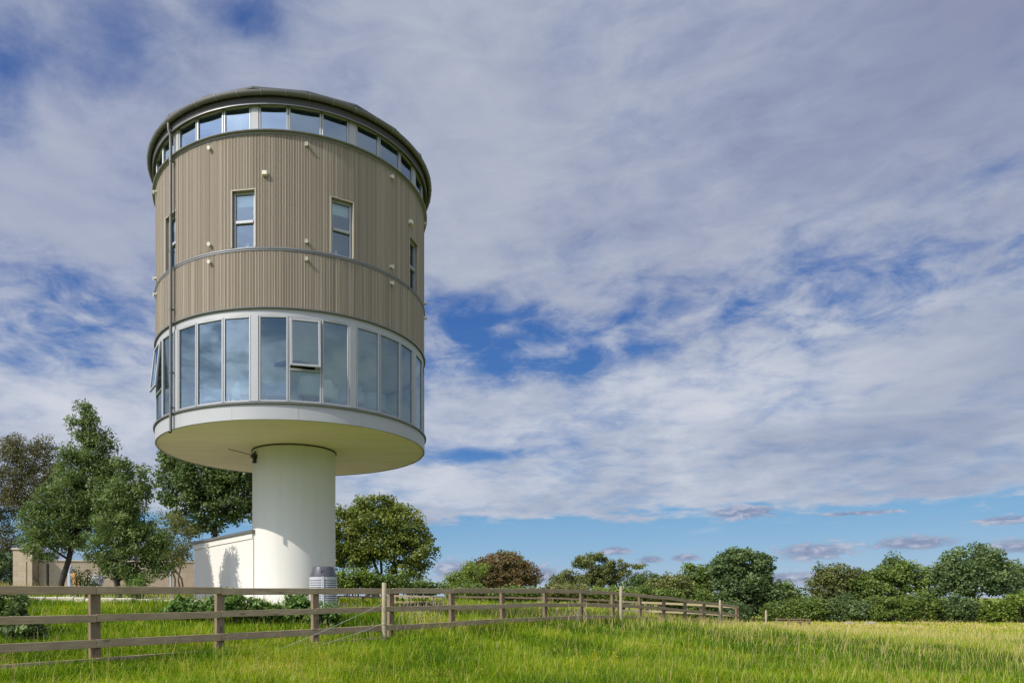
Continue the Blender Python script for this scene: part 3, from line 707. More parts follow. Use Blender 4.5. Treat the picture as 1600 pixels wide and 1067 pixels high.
# near fence: straight line of posts 1.99 m apart
FX0, FY0, FDX, FDY = -4.52, 9.6, 1.333, 1.467
ztops = {-2: .12, -1: .134, 0: .146, 1: .156, 2: .17, 3: .184, 4: .196, 5: .214, 6: .224, 7: .214, 8: .18, 9: .107, 10: .034, 11: -.08, 12: -.163, 13: -.25, 14: -.36}
near_posts = [(FX0+FDX*k, FY0+FDY*k, zr(ztops[k])-.005) for k in range(-2, 15)]
def near_fence():
    global NEAR
    # rails sit on the camera side, the posts behind them
    NEAR = fence('long weathered post and rail fence crossing the meadow in front of the tower', near_posts, [(-.008, .112), (.37, .105), (.735, .115), (.985, .10)], (.145, .075), M['wood_mid'], M['wood_old'], rail_side=-1)
near_fence()
def pf(pts): return [(PX(px, Y), Y, zr((933-py)/F*Y)) for px, py, Y in pts]
fence('short pale new rail fence behind the brush heap', pf([(616, 929.5, 27), (638, 930, 27.2), (677, 930.5, 27.6), (692, 931, 27.8)]), [(0, .075), (.24, .07)], (.09, .07), M['wood_new'], M['wood_new'])
fence('pale new two rail fence running behind the far end of the long fence', pf([(968, 938, 31), (1031, 940.5, 31.6), (1095, 943.5, 32.3), (1152, 947, 33)]), [(0, .10), (.40, .09)], (.16, .08), M['wood_mid'], M['wood_new'])
fence('dark old low rail fence beyond the plot right of the tower', pf([(528, 930.5, 30), (567, 931, 30.5), (620, 932, 31)]), [(0, .06), (.25, .06)], (.09, .07), M['wood_mid'], M['wood_mid'])
fence('dark old rail fence behind the long fence under the rusty tree', pf([(702, 931, 38), (755, 931.5, 38), (805, 932, 38.2), (860, 933, 38.4), (915, 935, 38.7), (968, 937, 39)]), [(0, .10), (.4, .1)], (.16, .08), M['wood_mid'], M['wood_mid'])
fence('distant low wooden fence at the foot of the right hand hedge', pf([(1214, 965.5, 49), (1232, 966, 49), (1250, 966, 49), (1265, 966.5, 49)]), [(0, .07), (.2, .07)], (.14, .1), M['wood_mid'], M['wood_mid'])
stakes = []
for px, Y, ytop, lab in ((600, 13.45, 910, 'peeled round stake standing just in front of the third rail bay of the fence'), (970, 21.1, 915.5, 'peeled round stake taller than the fence where its top rail starts to dip'),
                         (1125, 28.1, 937, 'peeled round stake near the far end of the long fence'), (1197, 34.5, 953, 'peeled round stake alone in the field beyond the fence end')):
    x = PX(px, Y); zt = zr((933-ytop)/F*Y); zb = gz(x, Y)-.2
    t = MB().tube([(x+.01, Y, zb), (x, Y, zb+.6), (x+.006, Y, zt-.02), (x+.006, Y, zt)], [.05, .049, .047, .041], 14)
    o = t.build('stake', M['stake'], None, 40); tag(o, lab, 'stake', 'round stakes along the fence'); stakes.append((x, Y, zt, zb))
def wire(label, a, b, sag, r=.004):
    a = Vector(a); b = Vector(b); pts = [a.lerp(b, s)-Vector((0,0,sag*4*s*(1-s))) for s in np.linspace(0, 1, 16)]
    tag(MB().tube(pts, r, 5).build('wire', M['wire']), label, 'wire')
s0 = stakes[0]
wire('pale wire slanting from the nearest stake down into the grass, upper one', (s0[0]-.05, s0[1]-.02, zr(-.13)), P(400, 1028, 10.2), .03)
wire('pale wire slanting from the nearest stake down into the grass, lower one', (s0[0]-.05, s0[1]-.02, zr(-.52)), P(470, 1015, 11.2), .03)

# ------------------------------------------------------------------ foliage
def leaves(C, N, size, asp, up=.35, droop=.0, jit=.25):
    """C: leaf centres (n,3), N: outward normals; returns verts (4n,3), quads"""
    n = len(C); r = rng.normal(size=(n, 3)); nn = N*.6+r*.75+np.array([0, 0, up]); nn /= np.linalg.norm(nn, axis=1)[:, None]+1e-9
    t = rng.normal(size=(n, 3))+N*.7+np.array([0, 0, -droop]); t -= nn*(t*nn).sum(1)[:, None]; t /= np.linalg.norm(t, axis=1)[:, None]+1e-9
    b = np.cross(nn, t); s = size*(1+jit*rng.normal(size=n)).clip(.45, 1.8); l = s[:, None]*.5; w = l*asp
    sag = nn*l*.25
    V = np.stack([C-t*l, C+b*w-sag*.3+t*l*.1, C+t*l-sag, C-b*w-sag*.3+t*l*.1], 1).reshape(-1, 3)
    return V, np.arange(4*n).reshape(n, 4)
COVER = 2.0; LEAF = .6; MANY = 2.5
def crown_points(lobes, Y, clump_r, per_clump, cover, shell=.5, flat=.75, ymin=None):
    """lobes in photo units (px, py, rx, ry[, dY]) at distance Y -> leaf centres, normals, tints, clump centres"""
    Cs, Ns, Ts, Ks = [], [], [], []
    for lb in lobes:
        px, py, rx, ry = lb[:4]; dY = lb[4] if len(lb) > 4 else 0.
        c = np.array(P(px, py, Y+dY)); k = (Y+dY)/F; rad = np.array([rx*k, .85*(rx+ry)/2*k, ry*k])
        area = 4*np.pi*((rad[0]*rad[1])**1.6/3+(rad[0]*rad[2])**1.6/3+(rad[1]*rad[2])**1.6/3)**(1/1.6)
        nc = max(5, int(cover*COVER*area/(np.pi*clump_r**2)))
        d = rng.normal(size=(nc, 3)); d /= np.linalg.norm(d, axis=1)[:, None]
        rr = shell+(1.03-shell)*rng.random(nc)**.6
        lump = .80+.32*vnoise(d[:, 0]*2.3+d[:, 2]*1.7+px, d[:, 1]*2.3+d[:, 2]+py, 1., int(px*7+py) % 997)
        cc = c+d*rad*(rr*lump)[:, None]; ct = rng.random(nc)
        Ks.append(cc)
        m = rng.poisson(per_clump*MANY, nc).clip(3)
        idx = np.repeat(np.arange(nc), m); tot = len(idx)
        o = rng.normal(size=(tot, 3)); o /= np.linalg.norm(o, axis=1)[:, None]; o *= (rng.random(tot)**.45)[:, None]
        cs = clump_r*rng.uniform(.7, 1.35, nc)
        pos = cc[idx]+o*cs[idx][:, None]*np.array([1, 1, flat])
        nrm = o*.5+d[idx]*.6
        Cs.append(pos); Ns.append(nrm); Ts.append((ct[idx]*.55+rng.random(tot)*.45))
    return np.concatenate(Cs), np.concatenate(Ns), np.concatenate(Ts), np.concatenate(Ks)
def limb_mesh(mb, a, b, r0, r1, bend=.15, n=6, segs=6):
    a = Vector(a); b = Vector(b); L = (b-a).length; off = Vector(rng.normal(size=3))*L*bend*.5; off.z = abs(off.z)*.3
    pts = [a.lerp(b, s)+off*math.sin(math.pi*s)+Vector(rng.normal(size=3))*L*.012 for s in np.linspace(0, 1, segs)]
    mb.tube(pts, list(np.linspace(r0, r1, segs)), n, False); return pts
def tree(name, label, base_px, Y, lobes, m_leaf, leaf, asp, clump_r, per_clump, cover, trunk_r, m_bark='bark', stems=1, group=None, up=.35, droop=0., shell=.5, twig=.5, trunk_top=None, cat='tree', tbias=0., flat=.75, spread=.4):
    trunk_r *= .62; x = PX(base_px, Y); zb = gz(x, Y); root = thing(name, label, cat, (x, Y, zb), group)
    C, N, T, K = crown_points(lobes, Y, clump_r, per_clump, cover, shell, flat)
    keep = C[:, 2] > ground(C[:, 0], C[:, 1])+.05; C, N, T = C[keep], N[keep], T[keep]
    V, Q = leaves(C, N, leaf*LEAF, asp, up, droop)
    np_mesh('crown', V, Q, mat=m_leaf, parent=root, attr={'tint': (T+tbias).clip(0, 1)})
    tb = MB(); lc = [P(l[0], l[1], Y+(l[4] if len(l) > 4 else 0)) for l in lobes]; ws = [l[2]*l[3] for l in lobes]
    cen = sum((c*w for c, w in zip(lc, ws)), Vector())/sum(ws)
    nodes = []
    for s in range(stems):
        bx = Vector((x+(rng.normal()*spread if stems > 1 else 0), Y+(rng.normal()*spread if stems > 1 else 0), zb-.2))
        if trunk_top: tp = P(trunk_top[0], trunk_top[1], Y)
        else: tp = Vector((cen.x, cen.y, cen.z))
        if stems > 1: tp = lc[s % len(lc)]
        pts = limb_mesh(tb, bx, tp, trunk_r, trunk_r*.45, .08, 10, 8); nodes += pts[2:]
    ends = []
    for c, l in zip(lc, lobes):
        src = min(nodes, key=lambda p: (p-c).length+max(0, p.z-c.z)*1.5)
        ends += limb_mesh(tb, src, c, trunk_r*.42, trunk_r*.2, .2, 6, 6)[2:]
    ea = np.array(ends+nodes)
    sel = rng.permutation(len(K))[:int(len(K)*twig)][:260]
    for i in sel:
        k = K[i]; j = np.argmin(((ea-k)**2).sum(1)+np.maximum(0, ea[:, 2]-k[2])*.6)
        limb_mesh(tb, ea[j], k, trunk_r*.13, trunk_r*.04, .2, 4, 4)
    tb.build('trunk', M[m_bark], root, 60)
    return root
def bush(name, label, Y, lobes, m_leaf, leaf, asp, clump_r, per_clump, cover, group=None, up=.3, cat='shrub', shell=.4, tbias=0., stems=5):
    px = lobes[0][0]; x = PX(px, Y); zb = gz(x, Y); root = thing(name, label, cat, (x, Y, zb), group)
    C, N, T, K = crown_points(lobes, Y, clump_r, per_clump, cover, shell)
    keep = C[:, 2] > ground(C[:, 0], C[:, 1])+.02; C, N, T = C[keep], N[keep], T[keep]
    V, Q = leaves(C, N, leaf*LEAF, asp, up)
    np_mesh('foliage', V, Q, mat=m_leaf, parent=root, attr={'tint': (T+tbias).clip(0, 1)})
    tb = MB(); r = .006*Y**.5
    for i in rng.permutation(len(K))[:max(stems, 12)]:
        k = K[i]; bx = x*.4+k[0]*.6
        limb_mesh(tb, (bx, k[1], gz(bx, k[1])-.05), k, r, r*.4, .12, 5, 5)
    tb.build('stem', M['bark_dark'], root, 60)
    return root
L = {}
L['ash'] = leaf_mat('feathery_leaf', [(0, (.046, .080, .018)), (.5, (.108, .160, .038)), (1, (.225, .285, .09))], .34)
L['dark'] = leaf_mat('dark_leaf', [(0, (.036, .064, .018)), (.55, (.09, .14, .034)), (1, (.185, .235, .06))], .3)
L['oak'] = leaf_mat('yellow_green_leaf', [(0, (.065, .10, .018)), (.5, (.155, .195, .032)), (.85, (.25, .265, .05)), (1, (.28, .22, .06))], .34)
L['rust'] = leaf_mat('rusty_leaf', [(0, (.075, .075, .024)), (.45, (.15, .115, .042)), (.75, (.215, .13, .052)), (1, (.17, .19, .05))], .3)
L['brown'] = leaf_mat('brown_green_leaf', [(0, (.060, .066, .024)), (.5, (.125, .12, .042)), (1, (.195, .165, .065))], .3)
L['mid'] = leaf_mat('hedge_leaf', [(0, (.055, .096, .018)), (.5, (.122, .178, .034)), (1, (.225, .275, .06))], .33)
L['olive'] = leaf_mat('olive_leaf', [(0, (.075, .092, .026)), (.5, (.155, .172, .046)), (1, (.24, .24, .07))], .32)
L['lime'] = leaf_mat('lime_leaf', [(0, (0.090, 0.142, 0.020)), (.5, (0.181, 0.246, 0.038)), (1, (0.290, 0.341, 0.065))], .35)
L['blue'] = leaf_mat('grey_green_leaf', [(0, (.040, .072, .026)), (.5, (.096, .146, .046)), (1, (.18, .24, .08))], .3)
L['weed'] = leaf_mat('weed_leaf', [(0, (0.065, 0.123, 0.023)), (.5, (0.123, 0.210, 0.041)), (1, (0.217, 0.312, 0.072))], .35)

tree('broadleaf_tree', 'sparse brownish tree at the left edge behind the brick pillar', 38, 29, [(38,715,34,40),(10,765,42,55),(66,700,22,24),(14,850,34,50),(55,790,40,50),(70,745,30,35),(-40,800,40,70),(95,760,30,45),(20,700,20,22)], L['brown'], .115, .62, .28, 24, .95, .13, shell=.25, tbias=-.05)
tree('ash_tree', 'tall tapering feathery tree, highest in the group left of the tower', 86, 19.9, [(132,645,11,20),(136,668,25,22),(142,698,38,27),(138,735,50,33),(112,775,50,38),(160,780,42,38),(88,820,50,36),(135,825,48,32),(70,850,38,24),(178,815,35,30),(168,742,26,20),(112,722,20,16),(62,800,22,18),(196,792,18,14)], L['ash'], .15, .36, .25, 46, .74, .15, 'bark_dark', up=.25, droop=.5, shell=.35, trunk_top=(134,700), twig=.35)
tree('ash_tree', 'shorter feathery tree with a bare leaning trunk between tall tree and annex', 188, 18.7, [(203,738,24,22),(196,775,40,36),(185,820,52,40),(222,850,40,34),(165,862,32,26),(242,880,26,22),(214,895,34,18),(250,840,20,20),(180,890,26,16),(222,765,20,14),(168,790,18,16)], L['ash'], .15, .38, .25, 46, .74, .15, 'bark_dark', up=.25, droop=.5, shell=.35, trunk_top=(196,800), twig=.35, tbias=.05)
tree('sycamore_tree', 'dark broad leaved tree half hidden behind the tower underside', 345, 27, [(322,742,66,34),(288,765,44,48),(352,775,60,46),(308,812,52,26),(266,735,20,26),(420,780,40,50),(365,740,55,40),(300,715,45,28)], L['dark'], .19, .75, .36, 24, .8, .2, 'bark_dark', shell=.45)
tree('thin_tree', 'thin straggly olive tree between the feathery tree and the annex', 290, 24.5, [(272,815,24,30),(286,862,20,34),(258,850,20,30),(240,830,22,26),(268,868,28,20),(296,840,14,30)], L['olive'], .11, .5, .25, 18, .7, .06, 'bark', stems=3, shell=.15, spread=.25)
tree('sycamore_tree', 'rounded many stemmed tree against the sky right of the column', 592, 42, [(578,806,44,32),(543,832,30,42),(620,822,40,34),(655,856,27,32),(600,850,58,26),(560,868,36,24),(640,888,36,16),(515,850,30,40),(575,790,22,16),(610,795,22,16)], L['oak'], .25, .72, .46, 28, .88, .2, 'bark_dark', stems=7, shell=.5, spread=.7, twig=.4)
tree('maple_tree', 'rust coloured spreading tree in the middle distance', 790, 66, [(780,884,38,22),(752,896,32,20),(808,893,30,19),(786,903,48,15),(832,902,12,14)], L['rust'], .32, .75, .55, 28, 1.0, .22, 'bark_dark', shell=.5)
bush('bush', 'bright green bush at the left foot of the rusty tree', 60, [(722,905,26,14),(742,890,20,14),(705,912,14,10)], L['lime'], .28, .6, .5, 26, .95, tbias=-.1)
tree('small_tree', 'green treetop poking above the crown of the rusty tree', 792, 72, [(790,871,16,9),(800,880,22,12)], L['mid'], .3, .7, .5, 24, .9, .2)
tree('small_tree', 'low olive tree left of the flat topped pair, right of the rusty tree', 886, 74, [(885,903,23,13),(872,910,14,10),(900,910,20,12)], L['olive'], .3, .65, .5, 24, .8, .15, shell=.3)
tree('broadleaf_tree', 'taller dark tree standing clear against the low sky right of centre', 935, 78, [(925,880,28,13),(910,878,14,10),(948,897,34,14),(938,908,34,12),(930,868,12,5)], L['olive'], .32, .7, .55, 26, .85, .22, 'bark_dark', tbias=-.15)
tree('small_tree', 'thin open tree with bare limbs and a flat top right of centre', 977, 76, [(965,880,18,5),(985,885,14,4),(1000,884,8,3),(955,884,10,5),(978,896,10,4)], L['olive'], .28, .7, .4, 18, .6, .14, 'bark_dark', trunk_top=(982,893))
tree('small_tree', 'small dark domed tree just right of the tallest round stake', 1008, 70, [(1010,905,20,12),(992,912,16,8),(1022,910,10,10)], L['dark'], .3, .7, .5, 26, .9, .15, 'bark_dark')
tree('broadleaf_tree', 'mid green tree left of the big dark round tree', 1085, 60, [(1084,900,22,20),(1072,922,32,18),(1100,915,20,24),(1104,893,12,8)], L['mid'], .3, .65, .5, 28, .95, .2)
tree('broadleaf_tree', 'big dense dark round tree, tallest in the row behind the fence end', 1160, 57, [(1158,878,36,22),(1185,888,24,24),(1138,892,26,28),(1165,912,46,26),(1150,940,38,24),(1190,930,28,26)], L['blue'], .34, .75, .55, 34, 1.1, .28, 'bark_dark', shell=.55)
BG = 'trees of the right hand hedgerow'
tree('hedgerow_tree', 'low scrubby tree just right of the big dark round tree', 1228, 60, [(1225,930,26,22),(1240,940,30,22),(1206,940,20,18)], L['mid'], .32, .65, .55, 26, .95, .16, group=BG)
tree('hedgerow_tree', 'olive topped tree, first rise of the hedgerow right of the dark round tree', 1302, 60, [(1305,900,26,18),(1290,915,24,24),(1320,918,30,26),(1335,905,18,18),(1280,893,6,10)], L['olive'], .32, .65, .55, 28, .95, .18, group=BG, tbias=-.12)
tree('hedgerow_tree', 'broad green tree in the middle of the hedgerow, second rise', 1395, 59, [(1395,893,32,20),(1385,910,40,28),(1430,905,26,24),(1360,920,30,22),(1396,876,10,8)], L['mid'], .32, .65, .55, 30, .95, .2, group=BG)
tree('hedgerow_tree', 'large domed tree at the right end of the hedgerow', 1520, 58, [(1518,873,42,22),(1492,890,32,26),(1550,888,30,26),(1520,908,56,26),(1570,902,16,20),(1470,912,22,24)], L['blue'], .34, .65, .58, 30, .9, .26, group=BG, tbias=.08)
tree('hedgerow_tree', 'tree cut by the right edge of the picture behind the hedge', 1602, 60, [(1602,900,20,20),(1625,905,24,26),(1592,925,20,20)], L['dark'], .32, .65, .55, 28, .95, .2, group=BG)
HG = 'bushes at the foot of the hedgerow'
hb = [(1075, 942, 40, 24, 'mid', 'dark green bush below the mid green tree behind the pale new fence'), (1140, 955, 34, 16, 'blue', 'grey green bush under the big dark round tree'), (1212, 954, 22, 18, 'mid', 'bush between the lone stake and the distant low fence'), (1262, 950, 32, 20, 'mid', 'bush right above the distant low fence'), (1318, 950, 34, 20, 'blue', 'grey green bush below the olive topped tree'),
      (1375, 950, 34, 20, 'mid', 'bush below the broad green tree of the hedgerow'), (1432, 948, 34, 22, 'mid', 'bush between broad green tree and large domed tree'), (1492, 948, 34, 20, 'blue', 'grey green bush below the large domed tree'), (1548, 952, 28, 18, 'lime', 'yellow green bush right of the large domed tree'), (1592, 945, 28, 26, 'lime', 'yellow green bush in the right corner of the field'), (1640, 945, 34, 30, 'mid', 'bush just beyond the right edge of the field')]
for px, py, rx, ry, m_, lab in hb:
    bush('bush', lab, 55.5, [(px, py, rx, ry), (px-rx*.5, py+6, rx*.6, ry*.7), (px+rx*.5, py+5, rx*.6, ry*.75)], L[m_], .30, .62, .5, 26, .9, HG, tbias=(-.15 if m_ == 'lime' else 0))
MG = 'low hedge bushes behind the fences'
for px, py, rx, ry, Y, m_, lab in ((555, 905, 42, 13, 36, 'lime', 'light green hedge bush right beside the column'), (612, 910, 34, 12, 36, 'mid', 'hedge bush under the rounded many stemmed tree'), (665, 918, 34, 8, 38, 'mid', 'low hedge bush left of the rusty tree gap'), (735, 926, 40, 12, 50, 'mid', 'low hedge bush in front of the bright green bush'), (810, 927, 44, 10, 52, 'mid', 'low hedge bush in front of the rusty tree'), (880, 924, 44, 12, 52, 'olive', 'olive hedge bush in front of the low olive tree'), (950, 930, 44, 12, 52, 'lime', 'pale green hedge bush in front of the taller dark tree'), (1010, 928, 40, 12, 54, 'mid', 'hedge bush below the small domed tree'), (1045, 918, 34, 20, 56, 'olive', 'olive bush left of the mid green tree')):
    bush('hedge_bush', lab, Y, [(px, py, rx, ry), (px-rx*.45, py+3, rx*.6, ry*.9), (px+rx*.45, py+2, rx*.6, ry*.9)], L[m_], .006*Y, .62, .009*Y, 24, .95, MG, tbias=(-.15 if m_ == 'lime' else 0))
bush('bush', 'dark bush at the left edge behind the brick pillar', 27, [(5, 890, 28, 35), (-25, 880, 30, 45), (15, 920, 22, 20)], L['blue'], .13, .6, .25, 24, .9)
bush('bush', 'dark scrub rising behind the blockwork wall between the two feathery trees and the annex', 30, [(232, 868, 40, 22), (205, 875, 30, 16), (275, 876, 24, 16)], L['brown'], .13, .6, .25, 22, .6)
bush('bush', 'leafy shrub growing up by the white lattice panel', 20.5, [(128, 905, 18, 16), (140, 918, 14, 12)], L['ash'], .10, .45, .2, 22, .8)
bush('bush', 'bright shrub at the foot of the leaning trunk', 18.2, [(220, 912, 18, 12), (205, 922, 14, 10)], L['weed'], .09, .5, .16, 24, .9)
WG = 'broad leaved weeds behind the fence'
for px, py, rx, ry, Y, lab in ((352, 946, 26, 18, 14.2, 'tall weed clump right of the second fence post below the annex'), (292, 952, 30, 14, 14.3, 'weed clump left of the second fence post'), (392, 952, 24, 12, 14.6, 'weed clump against the white column base'), (470, 948, 26, 17, 15.2, 'weed clump left of the third fence post'), (505, 962, 24, 14, 14.8, 'dark weed clump below the louvred bin'), (425, 960, 30, 10, 14.6, 'low weeds midway along the column base'), (12, 962, 26, 30, 11.5, 'dark nettle patch at the left edge behind the fence'), (35, 985, 30, 18, 11., 'dark weeds low between the rails at the left edge')):
    dk = Y < 12
    bush('weed_clump', lab, Y, [(px, py-4, rx, ry*1.25), (px-rx*.5, py+3, rx*.6, ry*.9), (px+rx*.5, py+2, rx*.6, ry*.9)], L['dark' if dk else 'weed'], .15, .6, .13, 10, .9, WG, cat='weeds', up=.6)

# ------------------------------------------------------------------ yard behind the left fence
def yard():
    Y = 25.; x0, x1 = PX(20, Y), PX(50, Y)
    w = thing('block_wall', 'long buff blockwork wall with a tall square end pier, left of the tower', 'wall', (x0, Y, gz(x0, Y)))
    zt = zr((933-858)/F*Y); zb = gz(x0, Y)-.2
    MB().box(((x0+x1)/2, Y+.35, (zt+zb)/2), (x1-x0, .7, zt-zb)).build('pier', M['brick'], w)
    MB().box(((x0+x1)/2, Y+.35, zt+.03), (x1-x0+.08, .78, .06)).build('pier_cap', M['stonekerb'], w)
    xe = PX(318, 26.5); a = Vector((x1, Y+.5, 0)); b = Vector((xe, 26.8, 0)); d = (b-a).normalized(); n = Vector((-d.y, d.x, 0)); zt2 = zr((933-877)/F*26)
    MB().box(((a+b)/2)+Vector((0,0,(zt2+zb)/2)), ((b-a).length, .2, zt2-zb), (d, n, Vector((0,0,1)))).build('wall', M['brick'], w)
    MB().box(((a+b)/2)+Vector((0,0,zt2+.02)), ((b-a).length, .26, .05), (d, n, Vector((0,0,1)))).build('coping', M['stonekerb'], w)
    # leaning and standing things
    def post(name, px, ytop, Y_, r, m_, lab, cat, lean=0.):
        x = PX(px, Y_); zt = zr((933-ytop)/F*Y_); z0 = gz(x, Y_)-.05
        tag(MB().tube([(x+lean, Y_, z0), (x, Y_, zt-.01), (x, Y_, zt)], [r, r, r*.7], 10).build(name, m_, None, 40), lab, cat)
    post('pole', 41, 877, 24.6, .03, M['wood_old'], 'slim grey pole just right of the brick pier', 'pole')
    post('pole', 74, 880, 23.5, .05, M['bark_dark'], 'dark upright pole left of the ivy covered trunk', 'pole')
    post('pole', 52, 900, 23.5, .03, M['bark_dark'], 'dark stick leaning against the blockwork wall', 'stick', .55)
    post('pole', 267, 889, 23., .035, M['bluegrey'], 'thin silver pole near the annex end', 'pole')
    x = PX(109, 22.5); zb = gz(x, 22.5)-.05; zt = zr((933-883)/F*22.5)
    tag(MB().box((x, 22.5, (zb+zt)/2), (.13, .08, zt-zb), None, .012).box((x, 22.455, (zb+zt)/2), (.05, .02, zt-zb-.1)).build('gate_post', M['bluegrey'], None), 'pale blue grey metal gate post beside the orange board', 'post')
    a = P(114, 895, 22.2); x1_ = PX(127, 21.7); b = Vector((x1_, 21.6, gz(x1_, 21.6)))
    dd = (a-b); Ld = dd.length; dd.normalize(); s_ = Vector((1,0,0)); s_ = (s_-dd*s_.dot(dd)).normalized(); 
    tag(MB().box((a+b)/2, (.17, .03, Ld), (s_, dd.cross(s_), dd), .004).build('board', M['plank'], None), 'orange brown board leaning beside the metal gate post', 'board')
    t = thing('lattice_panel', 'white framed lattice panel propped under the feathery trees', 'panel', P(150, 915, 21.2))
    c = P(150, 907, 21.2); u = Vector((.12, .35, 1)).normalized(); r = Vector((1, 0, -.0)); r = (r-u*r.dot(u)).normalized(); n = r.cross(u); fr = MB(); W, H = .46, .36
    for (dx, dz, sx, sz) in ((0, H/2, W, .025), (0, -H/2, W, .025), (-W/2, 0, .025, H), (W/2, 0, .025, H)): fr.box(c+r*dx+u*dz, (sx, .03, sz), (r, n, u))
    fr.build('frame', M['lattice'], t)
    lt = MB(); 
    for k in range(-9, 10):
        for sg in (1, -1):
            d1 = (r+u*sg).normalized(); mid = c+r*(k*.045)
            lt.box(mid, (.012, .012, .30), (d1.cross(n), n, d1)) if abs(k*.045)+.1 < W/2 else None
    lt.build('lattice', M['lattice'], t)
    bk = MB().box(c+n*(-.03), (W-.03, .012, H-.03), (r, n, u)).build('backing_board', M['fascia'], t)
    # low pale stone edging of the yard
    k = MB(); r2 = random.Random(3); px = -40
    while px < 345:
        Yk = 17.2+max(0, (px-150))*.004; wpx = r2.uniform(16, 34); xx = PX(px+wpx/2, Yk); zt = zr((933-(931+max(0, px)*.022))/F*Yk)+r2.uniform(-.015, .02)
        k.box((xx, Yk+r2.uniform(-.02, .02), zt-.2), (wpx/F*Yk-.012, .28, .4), None, .02); px += wpx
    tag(k.build('stone_edging', M['stonekerb'], None), 'low pale stone edging of the yard behind the grass', 'edging')
    # heap of dry brush
    x = PX(658, 23.5); root = thing('brush_pile', 'heap of dry grey brown twigs behind the fence right of the nearest stake', 'brush', (x, 23.5, gz(x, 23.5)))
    b = MB(); rr = random.Random(5)
    for i in range(520):
        u_ = rr.gauss(0, .5); v = rr.gauss(0, .3); h = max(.0, .27*math.exp(-(u_*u_)/.6-(v*v)/.3)*rr.random())
        p = Vector((x+u_*1.1, 23.5+v, gz(x, 23.5)+h)); d = Vector((rr.gauss(0, 1), rr.gauss(0, .6), rr.gauss(.15, .4))).normalized(); l = rr.uniform(.12, .38)
        b.tube([p-d*l, p+Vector((0,0,rr.uniform(-.03, .03))), p+d*l], [rr.uniform(.006, .016), .009, .004], 4, False)
    b.build('twigs', M['bark'], root)
    b = MB(); rr = random.Random(8)
    for i in range(26):
        px = rr.choice((rr.uniform(1320, 1345), rr.uniform(1352, 1368))); Yk = rr.uniform(50.5, 51.6); xx = PX(px, Yk); s_ = rr.uniform(.05, .15)
        b.tube([(xx, Yk, gz(xx, Yk)), (xx+rr.uniform(-.05, .05), Yk, gz(xx, Yk)+.1+s_*.5), (xx, Yk, gz(xx, Yk)+.1+s_*rr.uniform(.7, 1.4))], [s_, s_*.9, s_*.3], 6)
    tag(b.build('rubble', plain('grey_rubble', (.24, .215, .18), .9, 0, .3, 5), None), 'pale rubble heap at the foot of the hedgerow', 'rubble', kind='stuff')
yard()

